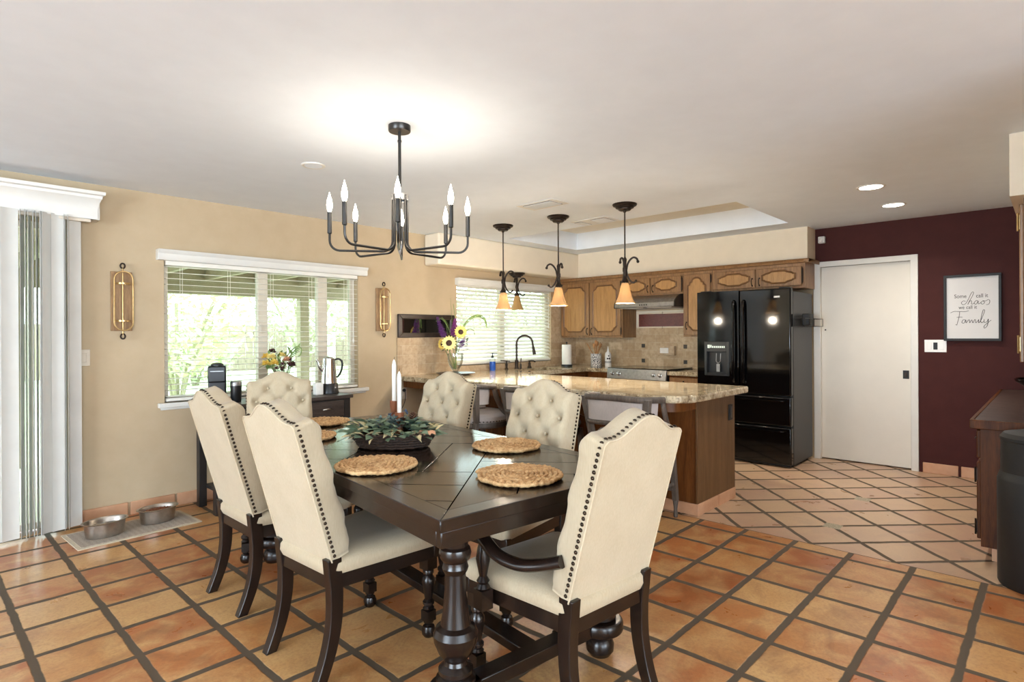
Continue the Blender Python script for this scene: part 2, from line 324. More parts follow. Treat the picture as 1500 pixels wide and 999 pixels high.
# ------------------------------------------------------------------ geometry helpers
class MB:
    def __init__(self): self.bm = bmesh.new()
    def _add(self, verts, faces, M=None):
        vs = [self.bm.verts.new((M @ Vector(v)) if M else Vector(v)) for v in verts]
        for f in faces:
            try: self.bm.faces.new([vs[i] for i in f])
            except ValueError: pass
        return vs
    def box(self, x0, x1, y0, y1, z0, z1, M=None):
        v = [(x, y, z) for x in (x0, x1) for y in (y0, y1) for z in (z0, z1)]
        self._add(v, [(0, 1, 3, 2), (4, 6, 7, 5), (0, 4, 5, 1), (2, 3, 7, 6), (0, 2, 6, 4), (1, 5, 7, 3)], M); return self
    def prism(self, poly, h0, h1, M=None, axis='z'):
        n = len(poly)
        mp = {'z': lambda a, b, h: (a, b, h), 'y': lambda a, b, h: (a, h, b), 'x': lambda a, b, h: (h, a, b)}[axis]
        v = [mp(a, b, h0) for a, b in poly]+[mp(a, b, h1) for a, b in poly]
        self._add(v, [tuple(range(n))[::-1], tuple(range(n, 2*n))]+[(i, (i+1) % n, n+(i+1) % n, n+i) for i in range(n)], M); return self
    def lathe(self, prof, M=None, seg=20, cap=True, sx=1, sy=1):
        v = []; f = []; n = len(prof)
        for k in range(seg):
            a = 2*PI*k/seg
            for r, z in prof: v.append((r*math.cos(a)*sx, r*math.sin(a)*sy, z))
        for k in range(seg):
            k2 = (k+1) % seg
            for j in range(n-1): f.append((k*n+j, k2*n+j, k2*n+j+1, k*n+j+1))
        if cap:
            f.append(tuple(k*n for k in range(seg))[::-1]); f.append(tuple(k*n+n-1 for k in range(seg)))
        self._add(v, f, M); return self
    def cyl(self, p0, p1, r0, r1=None, seg=12):
        p0, p1 = Vector(p0), Vector(p1); d = p1-p0
        Q = d.to_track_quat('Z', 'Y').to_matrix().to_4x4(); Q.translation = p0
        return self.lathe([(r0, 0), (r1 if r1 is not None else r0, d.length)], Q, seg)
    def tube(self, pts, r, seg=8, closed=False, M=None, flat=None):
        pts = [Vector(p) for p in pts]; n = len(pts); v = []; f = []
        rs = r if isinstance(r, (list, tuple)) else [r]*n
        prev = None
        for i, p in enumerate(pts):
            a = pts[(i-1) % n] if (closed or i > 0) else p; b = pts[(i+1) % n] if (closed or i < n-1) else p
            t = (b-a).normalized()
            if prev is None:
                ref = Vector((0, 0, 1)) if abs(t.z) < 0.9 else Vector((1, 0, 0)); u = t.cross(ref).normalized()
            else:
                u = (prev-t*prev.dot(t)).normalized()
            prev = u; w = t.cross(u)
            for k in range(seg):
                an = 2*PI*(k+0.5)/seg
                v.append(p+u*math.cos(an)*rs[i]*(flat[0] if flat else 1)+w*math.sin(an)*rs[i]*(flat[1] if flat else 1))
        m = n if closed else n-1
        for i in range(m):
            for k in range(seg):
                f.append((i*seg+k, i*seg+(k+1) % seg, ((i+1) % n)*seg+(k+1) % seg, ((i+1) % n)*seg+k))
        if not closed: f.append(tuple(range(seg))[::-1]); f.append(tuple((n-1)*seg+k for k in range(seg)))
        self._add(v, f, M); return self
    def ball(self, c, r, seg=12, sz=1.0, M=None):
        n = max(4, seg//2)
        Q = Matrix.Translation(Vector(c)); Q = (M @ Q) if M else Q
        return self.lathe([(max(1e-5, r*math.sin(PI*j/n)), -r*sz*math.cos(PI*j/n)) for j in range(n+1)], Q, seg)
    def leaf(self, base, tip, w, nrm=(0, 0, 1), bend=0.0):
        b, t = Vector(base), Vector(tip); d = t-b; u = d.cross(Vector(nrm))
        if u.length < 1e-6: u = Vector((1, 0, 0))
        u = u.normalized()*w; nn = u.cross(d).normalized()*bend*d.length
        v = [b, b+d*0.3+u*0.8+nn*0.6, b+d*0.6+u*0.75+nn, t, b+d*0.6-u*0.75+nn, b+d*0.3-u*0.8+nn*0.6, b+d*0.45+nn*1.25]
        self._add(v, [(0, 1, 6), (1, 2, 6), (2, 3, 6), (3, 4, 6), (4, 5, 6), (5, 0, 6)]); return self
    def build(self, name, m, parent=None, bevel=0.0, smooth=True, seg=2, M=None, ang=38):
        bm = self.bm
        if M is not None: bm.transform(M)
        bmesh.ops.recalc_face_normals(bm, faces=bm.faces)
        if smooth:
            for f in bm.faces: f.smooth = True
            for e in bm.edges:
                if len(e.link_faces) == 2: e.smooth = e.calc_face_angle(0) < math.radians(ang)
        me = bpy.data.meshes.new(name); bm.to_mesh(me); bm.free()
        me.materials.append(MT[m] if isinstance(m, str) else m)
        o = bpy.data.objects.new(name, me); COL.objects.link(o)
        if parent is not None: o.parent = parent
        if bevel:
            b = o.modifiers.new('bevel', 'BEVEL'); b.width = bevel; b.segments = seg; b.limit_method = 'ANGLE'; b.angle_limit = math.radians(40); b.harden_normals = False
        return o

def tag(o, label, cat, group=None, kind=None):
    o['label'] = label; o['category'] = cat
    if group: o['group'] = group
    if kind: o['kind'] = kind
    return o
def thing(name, loc, label, cat, rz=0.0, group=None):
    o = bpy.data.objects.new(name, None); COL.objects.link(o); o.location = loc; o.rotation_euler = (0, 0, rz); o.empty_display_size = 0.1
    return tag(o, label, cat, group)
def struct(o): o['kind'] = 'structure'; return o
def lab(o, t): o['label'] = t; return o
def dup(root, loc, rz, label, group=None):
    r = root.copy(); COL.objects.link(r); r.location = loc; r.rotation_euler = (0, 0, rz); r['label'] = label
    if group: r['group'] = group
    for ch in [c for c in bpy.data.objects if c.parent == root]:
        c = ch.copy(); COL.objects.link(c); c.parent = r
        for g in [x for x in bpy.data.objects if x.parent == ch]:
            d = g.copy(); COL.objects.link(d); d.parent = c
    return r
def T(x, y, z): return Matrix.Translation((x, y, z))
def RZ(a): return Matrix.Rotation(a, 4, 'Z')
def RX(a): return Matrix.Rotation(a, 4, 'X')
def RY(a): return Matrix.Rotation(a, 4, 'Y')
def arc(c, r, a0, a1, n): return [(c[0]+r*math.cos(a0+(a1-a0)*i/n), c[1]+r*math.sin(a0+(a1-a0)*i/n)) for i in range(n+1)]
def smooth_path(pts, n=8):
    P = [Vector(p) for p in pts]; out = []
    for i in range(len(P)-1):
        p0 = P[max(0, i-1)]; p1 = P[i]; p2 = P[i+1]; p3 = P[min(len(P)-1, i+2)]
        for k in range(n):
            t = k/n
            out.append(0.5*((2*p1)+(p2-p0)*t+(2*p0-5*p1+4*p2-p3)*t*t+(3*p1-p0-3*p2+p3)*t**3))
    out.append(P[-1]); return out

# ------------------------------------------------------------------ room shell
YW, XB, ZC = 4.97, 6.59, 2.39
X0, Y0 = -5.0, -6.2
struct(MB().box(X0-0.1, XB+0.12, Y0-0.1, YW+0.14, -0.08, 0).build('floor', 'floor', smooth=False))
TX0, TX1, TY0, TY1, TZ = 4.73, 6.0, 1.92, 4.50, 2.60
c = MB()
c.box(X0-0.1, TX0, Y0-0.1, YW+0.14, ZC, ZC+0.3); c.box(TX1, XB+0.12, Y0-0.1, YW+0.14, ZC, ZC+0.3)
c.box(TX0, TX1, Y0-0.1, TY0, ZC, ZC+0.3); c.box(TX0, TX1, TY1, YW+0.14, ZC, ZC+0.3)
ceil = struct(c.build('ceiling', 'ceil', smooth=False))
struct(MB().box(TX0-0.02, TX1+0.02, TY0-0.02, TY1+0.02, TZ, TZ+0.05).build('trim_1', 'recess', smooth=False))
# long wall on the left with three openings
W1 = (1.40, 3.085, 0.80, 1.90); W2 = (4.36, 6.03, 0.955, 1.92); SL = (-1.75, 0.80, 0.0, 2.09)
w = MB(); xs = [X0-0.1, SL[0], SL[1], W1[0], W1[1], W2[0], W2[1], XB+0.12]; T0, T1 = YW, YW+0.14
for i in range(len(xs)-1):
    o = {1: SL, 3: W1, 5: W2}.get(i)
    if o is None: w.box(xs[i], xs[i+1], T0, T1, 0, ZC)
    else:
        if o[2] > 0: w.box(xs[i], xs[i+1], T0, T1, 0, o[2])
        w.box(xs[i], xs[i+1], T0, T1, o[3], ZC)
struct(w.build('wall_left', 'wall', smooth=False))
# maroon wall with door opening; a beige stretch behind the kitchen
DY0, DY1, DZ = 1.01, 1.80, 1.99
w = MB(); w.box(XB, XB+0.12, -0.45, DY0, 0, ZC).box(XB, XB+0.12, DY1, 1.86, 0, ZC).box(XB, XB+0.12, DY0, DY1, DZ, ZC).box(XB+0.08, XB+0.12, DY0, DY1, 0, DZ)  # last box: unseen backing added to stop light leaking under the door
struct(w.build('wall_back', 'maroon', smooth=False))
struct(MB().box(XB, XB+0.12, 1.86, YW, 0, ZC).build('wall_kitchen', 'wall', smooth=False))
struct(MB().box(2.9, XB+0.12, -0.57, -0.45, 0, ZC).build('wall_right', 'wall', smooth=False))
# unseen rear room behind the camera: walls with openings added for the fill lights
w = MB(); w.box(X0-0.1, X0, Y0, -0.7, 0, ZC).box(X0-0.1, X0, 2.7, YW, 0, ZC).box(X0-0.1, X0, -0.7, 2.7, 0, 0.15).box(X0-0.1, X0, -0.7, 2.7, 2.3, ZC)
struct(w.build('wall_west', 'wall', smooth=False))
w = MB(); w.box(X0-0.1, -3.8, Y0-0.1, Y0, 0, ZC).box(2.0, 3.12, Y0-0.1, Y0, 0, ZC).box(3.0, 3.12, Y0, -0.57, 0, ZC).box(-3.8, 2.0, Y0-0.1, Y0, 0, 0.15).box(-3.8, 2.0, Y0-0.1, Y0, 2.32, ZC)
struct(w.build('wall_south', 'wall', smooth=False))
# soffits
struct(MB().box(3.90, XB, 4.725, YW, 2.055, ZC).build('trim_2', 'soffit', bevel=0.022, seg=4))
struct(MB().box(6.33, XB, 1.845, 4.725, 2.05, ZC).build('trim_3', 'soffit', smooth=False))
struct(MB().box(4.17, XB, -0.45, 0.19, 2.05, ZC).build('trim_4', 'soffit', smooth=False))
# baseboards of cut tile with open joints
b = MB(); x = 0.86
while x < 3.5: b.box(x, min(x+0.295, 3.52), YW-0.018, YW, 0, 0.095); x += 0.31
struct(b.build('baseboard_left', 'basetile', bevel=0.004))
b = MB()
for y0, y1 in ((0.66, 0.925), (0.36, 0.64), (0.04, 0.34)): b.box(XB-0.018, XB, y0, y1, 0, 0.095)
struct(b.build('baseboard_back', 'basetile', bevel=0.004))
# the sliding pocket door
t = MB(); t.box(XB-0.016, XB+0.03, DY0-0.055, DY0+0.005, 0, DZ+0.055).box(XB-0.016, XB+0.03, DY1-0.005, DY1+0.06, 0, DZ+0.055).box(XB-0.016, XB+0.03, DY0, DY1, DZ, DZ+0.055)
dr = struct(MB().box(XB+0.035, XB+0.07, DY0-0.02, DY1+0.02, 0.012, DZ+0.02).build('door_1', 'door', smooth=False))
struct(t.build('trim_5', 'white', bevel=0.004))
h = MB(); h.box(XB+0.030, XB+0.036, 1.035, 1.085, 0.865, 0.945); h.build('pull_plate', 'blackmatte', dr, bevel=0.002)
MB().box(XB+0.026, XB+0.032, 1.05, 1.07, 0.885, 0.925).build('finger_pull', 'bronze', dr, bevel=0.004)
MB().cyl((XB+0.03, 1.76, 1.34), (XB+0.037, 1.76, 1.34), 0.008).build('door_bumper', 'bronze', dr)

# ------------------------------------------------------------------ windows
def window(name, o, mulls, yf=YW+0.085):
    x0, x1, z0, z1 = o; f = MB(); d0, d1 = yf-0.02, yf+0.03; k = 0.045
    f.box(x0, x0+k, d0, d1, z0, z1).box(x1-k, x1, d0, d1, z0, z1).box(x0, x1, d0, d1, z0, z0+k).box(x0, x1, d0, d1, z1-k, z1)
    for m, ww in mulls: f.box(m-ww/2, m+ww/2, d0-0.012, d1, z0+k, z1-k)
    r = struct(f.build(name, 'vinyl', bevel=0.004))
    MB().box(x0+k*0.5, x1-k*0.5, yf+0.002, yf+0.008, z0+k*0.5, z1-k*0.5).build('pane', 'glass', r, smooth=False); return r
w1 = window('window_1', W1, [(2.18, 0.085), (2.74, 0.095)])
MB().box(2.15, 2.165, YW+0.035, YW+0.056, 1.33, 1.41).build('sash_latch', 'vinyl', w1, bevel=0.003)
w2 = window('window_2', W2, [(5.16, 0.08)])
w3 = window('window_3', (SL[0], SL[1], SL[2]+0.01, SL[3]), [(-0.45, 0.09), (0.62, 0.03)])
st = MB(); st.box(1.35, 3.18, YW-0.045, YW, 0.765, 0.80).box(1.37, 3.16, YW-0.018, YW, 0.745, 0.765).box(W1[0], W1[1], YW, YW+0.06, 0.785, 0.80)
struct(st.build('trim_6', 'white', bevel=0.006))
# the tiled reveal of the sink window
struct(MB().box(W2[0], W2[1], YW-0.012, YW+0.07, W2[2]-0.02, W2[2]).box(W2[1], W2[1]+0.20, YW-0.010, YW, 0.885, 2.05).build('trim_7', 'trav_x', smooth=False))

def crown(mb, x0, x1, y1, prof, ret=0.0):
    # profile (depth out of wall, z) extruded along x
    poly = [(-d, z) for d, z in prof]
    mb.prism([(y1+a, z) for a, z in poly], x0, x1, axis='x'); return mb

def blind(name, o, label, tilt, pitch, valance, yb=YW+0.018):
    x0, x1, z0, z1 = o
    t = thing(name, ((x0+x1)/2, YW, z0), label, 'blinds'); ox, oz = -(x0+x1)/2, -z0
    sl = MB(); z = z0+0.04; wdt = 0.0495
    while z < z1-0.03:
        Q = T(ox+(x0+x1)/2, yb-YW, oz+z) @ RX(tilt)
        sl.box(-(x1-x0)/2+0.008, (x1-x0)/2-0.008, -wdt/2, wdt/2, -0.0013, 0.0013, Q); z += pitch
    sl.build('slats', 'slat', t, smooth=False)
    MB().box(ox+x0+0.006, ox+x1-0.006, yb-YW-0.025, yb-YW+0.025, 0.004, 0.026).build('bottom_rail', 'slat', t, bevel=0.004)
    MB().box(ox+x0+0.004, ox+x1-0.004, yb-YW-0.028, yb-YW+0.028, z1-z0-0.045, z1-z0).build('head_rail', 'slat', t, bevel=0.003)
    n = 5
    for k in range(n):
        xx = ox+x0+0.12+(x1-x0-0.24)*k/(n-1); cd = MB()
        for yy in (-0.027, 0.027): cd.cyl((xx, yb-YW+yy, 0.02), (xx, yb-YW+yy, z1-z0-0.03), 0.0013, seg=5)
        cd.build('ladder_cord', 'slat', t)
    if valance:
        v = MB(); crown(v, ox+valance[0], ox+valance[1], 0.0, [(0, oz+valance[2]), (0.05, oz+valance[2]), (0.056, oz+valance[2]+0.012), (0.056, oz+valance[2]+0.05), (0.072, oz+valance[3]-0.012), (0.075, oz+valance[3]), (0, oz+valance[3])])
        v.build('valance', 'white', t, bevel=0.002)
    w = MB(); w.cyl((ox+x1-0.06, -0.02, z1-z0-0.06), (ox+x1-0.06, -0.02, 0.47), 0.003, seg=6).lathe([(0.004, 0.43), (0.009, 0.45), (0.004, 0.475)], T(ox+x1-0.06, -0.02, 0), 8)
    w.build('pull_cord', 'slat', t); return t
blind('window_blind', (1.405, 3.08, 0.805, 1.90), 'white horizontal slat blind over the wide dining window with slats open', math.radians(3), 0.0455, (1.345, 3.16, 1.888, 1.968))
blind('window_blind', (4.365, 6.025, 0.96, 1.915), 'white horizontal slat blind half closed over the kitchen sink window', math.radians(38), 0.0455, (4.335, 6.04, 1.875, 1.953))

# vertical blinds and crown cornice of the patio slider
vb = thing('vertical_blind', (-0.3, 4.86, 0.0), 'white vertical vane blind drawn across the patio slider', 'blinds')
def vane(xc, yc, ang, wd=0.089):
    m = MB(); n = 6; pts = []
    for k in range(n+1):
        u = (k/n-0.5)*wd; pts.append((u, 0.006*math.cos(PI*(k/n-0.5))))
    v = [(a, b, zz) for zz in (0.02, 2.13) for a, b in pts]; N = n+1
    m._add(v+[(a, b-0.0016, zz) for a, b, zz in v], [(k, k+1, N+k+1, N+k) for k in range(n)]+[(2*N+k, 3*N+k, 3*N+k+1, 2*N+k+1) for k in range(n)]+[(0, N, 3*N, 2*N), (n, 2*N+n, 3*N+n, N+n)])
    m.build('vane', 'vane', vb, M=T(xc+0.3, yc-4.86, 0) @ RZ(ang), ang=60)
x = -1.7
while x < 0.38: vane(x, 4.87, math.radians(14)); x += 0.078
for x, y, a in ((0.41, 4.825, 10), (0.49, 4.835, 12), (0.552, 4.85, 70), (0.572, 4.85, 78), (0.59, 4.85, 74), (0.61, 4.85, 80), (0.628, 4.85, 76), (0.646, 4.85, 80), (0.662, 4.85, 72)): vane(x, y, math.radians(a))
for x, y, a in ((0.672, 4.835, 30), (0.738, 4.845, 12), (0.775, 4.85, 70), (0.80, 4.855, 66), (0.828, 4.87, 14)): vane(x, y, math.radians(a), 0.08)
cv = thing('cornice_valance', (-0.4, YW, 2.12), 'white crown moulded cornice box above the patio slider', 'valance')
prof = [(0, 0), (0.125, 0), (0.128, 0.02), (0.126, 0.06), (0.134, 0.10), (0.150, 0.132), (0.158, 0.14), (0.160, 0.158), (0.178, 0.165), (0.18, 0.186), (0, 0.186)]
# mitred end: scale profile returns to the wall on the right
m = MB(); n = len(prof); vs = []
for d, z in prof: vs.append((-1.5, -d, z))
for d, z in prof: vs.append((1.265+d*0.72, -d, z))
m._add(vs, [tuple(range(n))[::-1]]+[(i, (i+1) % n, n+(i+1) % n, n+i) for i in range(n)]+[tuple(range(n, 2*n))])
m.box(1.26, 1.37, -0.12, 0.0, 0.0, 0.186)
m.build('crown_box', 'white', cv, ang=25)
MB().box(-1.45, 1.32, -0.12, -0.085, -0.022, 0.0).build('blind_track', 'vinyl', cv, bevel=0.003)

# ------------------------------------------------------------------ wall lights, switches and the small things on walls and ceiling
def sconce(x, label):
    t = thing('wall_sconce', (x, YW, 1.35), label, 'sconce', group=None)
    MB().box(-0.066, 0.066, -0.02, 0.0, 0.0, 0.43).build('backboard', 'plank', t, bevel=0.003)
    pts = [(0.058*math.cos(a), -0.075, 0.37+0.058*math.sin(a)) for a in [PI*k/10 for k in range(11)]]+[(0.058*math.cos(a), -0.075, 0.06+0.058*math.sin(a)) for a in [PI+PI*k/10 for k in range(11)]]
    MB().tube(pts, 0.0055, 8, closed=True).build('oval_hoop', 'brass', t)
    MB().cyl((0, -0.05, -0.03), (0, -0.05, 0.46), 0.0055).cyl((0, -0.02, 0.06), (0, -0.05, 0.06), 0.005).cyl((0, -0.02, 0.36), (0, -0.05, 0.36), 0.005).build('centre_rod', 'brass', t)
    for z in (0.065, 0.335):
        MB().lathe([(0.040, 0), (0.046, 0.0), (0.046, 0.012), (0.040, 0.012), (0.040, 0)], T(0, -0.055, z), 20, cap=False).build('candle_ring', 'brass', t)
    for z, q in ((-0.03, -1), (0.46, 1)):
        p = [(0.014*math.cos(a), -0.05, z+q*0.010+0.018*math.sin(a)) for a in [2*PI*k/12 for k in range(12)]]
        MB().tube(p, 0.006, 8, closed=True).build('end_loop', 'bronze', t)
sconce(1.12, 'brass oval cage candle sconce on wood plank, between vertical blinds and dining window')
sconce(3.35, 'brass oval cage candle sconce on wood plank, right of the dining window')

def switch(name, loc, rz, label, cat, gangs, wd, hh=0.115, dark=None, m='ceramic'):
    t = thing(name, loc, label, cat, rz)
    MB().box(-wd/2, wd/2, -0.007, 0, -hh/2, hh/2).build('cover_plate', m, t, bevel=0.003)
    for k in range(gangs):
        xx = (k-(gangs-1)/2)*0.046
        MB().box(xx-0.016, xx+0.016, -0.011, -0.005, -0.033, 0.033).build('rocker', 'blackmatte' if dark == k else m, t, bevel=0.002)
    return t
switch('light_switch', (0.895, YW, 1.162), 0, 'almond light switch on beige wall below the first sconce', 'switch', 1, 0.075, m='vinyl')
switch('light_switch', (XB, 0.825, 1.182), -PI/2, 'three gang light switch with dark middle rocker on maroon wall', 'switch', 3, 0.168, dark=1)
o = switch('wall_outlet', (3.62, YW, 0.70), 0, 'almond wall outlet under the peninsula counter overhang', 'outlet', 1, 0.072, m='vinyl')
pc = tag(MB().tube(smooth_path([(3.615, YW-0.035, 0.735), (3.60, YW-0.06, 0.66), (3.58, YW-0.05, 0.58), (3.52, YW-0.04, 0.50), (3.47, YW-0.05, 0.40), (3.46, YW-0.06, 0.2), (3.45, YW-0.07, 0.012)]), 0.004, 6).lathe([(0.016, 0), (0.018, 0.012), (0.012, 0.026)], T(3.615, YW-0.008, 0.735) @ RX(PI/2), 10).build('power_cord', 'blackmatte'), 'thin black power cord plugged in below the granite counter', 'cord')

sg = thing('motion_sensor', (XB, 1.775, 2.235), 'small white sensor box on maroon wall above door', 'sensor', -PI/2)
MB().box(-0.032, 0.032, -0.045, 0, 0, 0.07).build('sensor_case', 'white', sg, bevel=0.008)
MB().ball((0, -0.044, 0.03), 0.018, 10).build('sensor_lens', 'ceramic', sg)

# framed print with lettering
fr = thing('framed_print', (XB, 0.557, 1.23), 'black framed white lettering print hanging on maroon wall', 'picture', -PI/2)
m = MB(); m.box(-0.203, 0.203, -0.035, -0.004, 0, 0.022).box(-0.203, 0.203, -0.035, -0.004, 0.573, 0.595).box(-0.203, -0.183, -0.035, -0.004, 0.022, 0.573).box(0.183, 0.203, -0.035, -0.004, 0.022, 0.573)
m.build('frame', 'blackmatte', fr, bevel=0.002)
MB().box(-0.185, 0.185, -0.018, -0.006, 0.02, 0.575).build('print', 'print', fr, smooth=False)
def text_mesh(txt, size, x, z, y, name, m, parent, shear=0.0, xs=1.0):
    cu = bpy.data.curves.new(name, 'FONT'); cu.body = txt; cu.size = size; cu.extrude = 0.0003; cu.align_x = 'CENTER'; cu.shear = shear
    ob = bpy.data.objects.new(name, cu); COL.objects.link(ob); dg = bpy.context.evaluated_depsgraph_get()
    me = bpy.data.meshes.new_from_object(ob.evaluated_get(dg)); COL.objects.unlink(ob); bpy.data.objects.remove(ob)
    me.transform(T(x, y, z) @ RX(PI/2) @ Matrix.Diagonal((xs, 1, 1, 1))); me.materials.clear(); me.materials.append(MT[m])
    q = bpy.data.objects.new(name, me); COL.objects.link(q); q.parent = parent; return q
text_mesh('Some', 0.048, -0.082, 0.386, -0.0188, 'lettering_some', 'ink', fr, 0, 0.82)
text_mesh('call it', 0.048, 0.070, 0.386, -0.0188, 'lettering_call_it', 'ink', fr, 0, 0.82)
text_mesh('we call it', 0.044, -0.030, 0.287, -0.0188, 'lettering_we_call_it', 'ink', fr, 0, 0.82)
def script(strokes, ox, oz, sc, name, r):
    m = MB()
    for st_ in strokes: m.tube(smooth_path([(ox+a*sc, -0.0188, oz+b*sc) for a, b in st_], 6), r, 5)
    m.build(name, 'ink', fr)
# 'chaos' with its tall looping h, and 'Family' with a sweeping F and y
script([[(0.9, 0.8), (0.5, 0.95), (0.1, 0.5), (0.4, 0.0), (0.95, 0.3), (1.5, 1.4), (2.1, 2.9), (2.5, 3.0), (2.3, 2.2), (1.7, 0.9), (1.35, 0.0), (1.7, 0.75), (2.1, 0.9), (2.1, 0.1), (2.6, 0.3)],
        [(3.4, 0.75), (3.0, 0.95), (2.6, 0.4), (2.9, 0.0), (3.3, 0.6), (3.4, 0.8), (3.4, 0.1), (3.9, 0.4)],
        [(4.3, 0.85), (3.9, 0.4), (4.2, 0.0), (4.6, 0.4), (4.3, 0.85), (4.8, 0.75), (5.3, 1.1), (5.6, 0.7), (5.4, 0.0), (4.9, -0.15)]], -0.078, 0.325, 0.036, 'lettering_chaos', 0.0017)
script([[(-0.3, 2.6), (0.4, 2.95), (1.4, 2.9), (2.6, 2.85), (3.2, 3.05)], [(1.5, 2.9), (1.35, 1.6), (1.05, 0.2), (0.9, -0.4), (0.7, -0.2)], [(0.9, 1.45), (1.6, 1.55), (2.0, 1.5)],
        [(2.6, 0.85), (2.1, 0.8), (1.9, 0.2), (2.3, 0.05), (2.65, 0.8), (2.7, 0.1), (3.1, 0.7), (3.35, 0.8), (3.4, 0.1), (3.8, 0.8), (4.0, 0.1), (4.3, 0.8), (4.5, 0.8), (4.55, 0.1), (4.9, 0.5), (5.1, 0.85), (5.1, 0.1), (5.6, 0.9), (6.2, 2.9), (5.9, 3.0), (5.5, 0.9), (5.6, 0.1), (6.0, 0.4)],
        [(6.1, 0.9), (6.1, 0.2), (6.6, 0.3), (6.9, 0.95), (6.7, -0.5), (6.2, -1.2), (6.1, -0.7), (6.8, 0.1), (7.4, 0.7)]], -0.142, 0.158, 0.037, 'lettering_family', 0.0018)

# ceiling vents, speaker, recessed lights
def vent(x0, x1, y0, y1, label, grills):
    t = thing('ceiling_vent', ((x0+x1)/2, (y0+y1)/2, ZC), label, 'vent'); ox, oy = -(x0+x1)/2, -(y0+y1)/2
    MB().box(ox+x0, ox+x1, oy+y0, oy+y1, -0.006, 0).build('vent_frame', 'white', t, bevel=0.003)
    for (a0, a1, b0, b1) in grills:
        g = MB(); g.box(ox+a0, ox+a1, oy+b0, oy+b1, -0.008, -0.005); g.build('vent_dark_sheet', 'blackmatte', t)  # black sheet stands in for the shade behind the louvres
        q = MB(); a = a0+0.01
        while a < a1-0.008:
            q.box(ox+a-0.0035, ox+a+0.0035, oy+b0, oy+b1, -0.013, -0.007, None); a += 0.014
        q.build('louvre', 'white', t, smooth=False)
vent(3.57, 3.80, 2.92, 3.31, 'white rectangular ceiling register left of the pendant lights', [(3.60, 3.77, 2.97, 3.26)])
vent(4.45, 4.70, 3.02, 3.41, 'smaller ceiling register with two grilles beside the kitchen tray recess', [(4.48, 4.67, 3.05, 3.20), (4.48, 4.67, 3.32, 3.39)])
sp = thing('ceiling_speaker', (1.815, 3.435, ZC), 'round white flush ceiling disc left of the chandelier', 'speaker')
MB().lathe([(0.055, -0.004), (0.065, -0.008), (0.072, -0.004), (0.073, 0)], None, 28).build('trim_ring', 'white', sp)
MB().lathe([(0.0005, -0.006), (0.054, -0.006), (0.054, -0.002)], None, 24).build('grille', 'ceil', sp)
def can(x, y, label):
    t = thing('recessed_light', (x, y, ZC), label, 'ceiling light', group='lit recessed lights')
    MB().lathe([(0.074, -0.001), (0.078, -0.006), (0.092, -0.005), (0.095, 0)], None, 32, cap=False).build('trim_ring', 'white', t)
    MB().lathe([(0.0005, -0.004), (0.074, -0.004), (0.076, -0.001)], None, 28).build('lens', 'led', t)
    l = bpy.data.lights.new('recessed_light_lamp', 'AREA'); l.shape = 'DISK'; l.size = 0.14; l.energy = 9; l.color = (1, 0.93, 0.82); l.spread = 2.4
    lo = bpy.data.objects.new('recessed_light_lamp', l); COL.objects.link(lo); lo.location = (0, 0, -0.02); lo.parent = t
can(4.955, 1.005, 'lit recessed ceiling light nearer the camera of the two by the maroon wall')
can(5.785, 1.01, 'lit recessed ceiling light closest to the maroon wall and door')

# ------------------------------------------------------------------ chandelier and pendants
def chandelier():
    t = thing('chandelier', (1.783, 2.471, ZC), 'eight arm graphite candle chandelier hanging over the dining table', 'chandelier', 4.061)
    MB().lathe([(0.0005, -0.032), (0.054, -0.032), (0.057, -0.028), (0.057, 0)], None, 28).build('canopy', 'blackmetal', t)
    MB().cyl((0, 0, -0.03), (0, 0, -0.60), 0.008).cyl((0, 0, -0.075), (0, 0, -0.085), 0.0105).build('down_rod', 'blackmetal', t)
    MB().lathe([(0.034, -0.385), (0.042, -0.385), (0.042, -0.355), (0.034, -0.355), (0.034, -0.385)], None, 24, cap=False).box(-0.04, 0.04, -0.004, 0.004, -0.375, -0.365).box(-0.004, 0.004, -0.04, 0.04, -0.375, -0.365).build('collar', 'steel', t)
    MB().lathe([(0.0005, -0.67), (0.008, -0.655), (0.018, -0.62), (0.01, -0.60), (0.006, -0.59)], None, 16).build('finial', 'steel', t)
    for k in range(8):
        a = k*PI/4; ca, sa = math.cos(a), math.sin(a)
        p2 = [(0.038, -0.36), (0.038, -0.5), (0.038, -0.58)]+[(0.088-0.05*math.cos(q), -0.60-0.05*math.sin(q)) for q in [PI/2*j/6 for j in range(7)]]
        p2 += [(0.30+0.05*math.sin(q), -0.60-0.05*math.cos(q)) for q in [PI/2*j/6 for j in range(7)]]+[(0.35, -0.56)]
        am = MB().tube([(r*ca, r*sa, z) for r, z in p2], 0.0062, 8).build('arm', 'blackmetal', t)
        MB().lathe([(0.006, -0.567), (0.0115, -0.563), (0.0115, -0.455), (0.009, -0.455)], T(0.35*ca, 0.35*sa, 0), 14).build('candle_sleeve', 'blackmetal', am)
        MB().lathe([(0.007, -0.455), (0.013, -0.435), (0.0145, -0.42), (0.011, -0.395), (0.004, -0.37), (0.0006, -0.355)], T(0.35*ca, 0.35*sa, 0), 14).build('bulb', 'bulb', am)
        l = bpy.data.lights.new('chandelier_bulb_light', 'POINT'); l.energy = 0.9; l.color = (1, 0.89, 0.74); l.shadow_soft_size = 0.02
        lo = bpy.data.objects.new('chandelier_bulb_light', l); COL.objects.link(lo); lo.location = (0.35*ca, 0.35*sa, -0.335); lo.parent = t
chandelier()

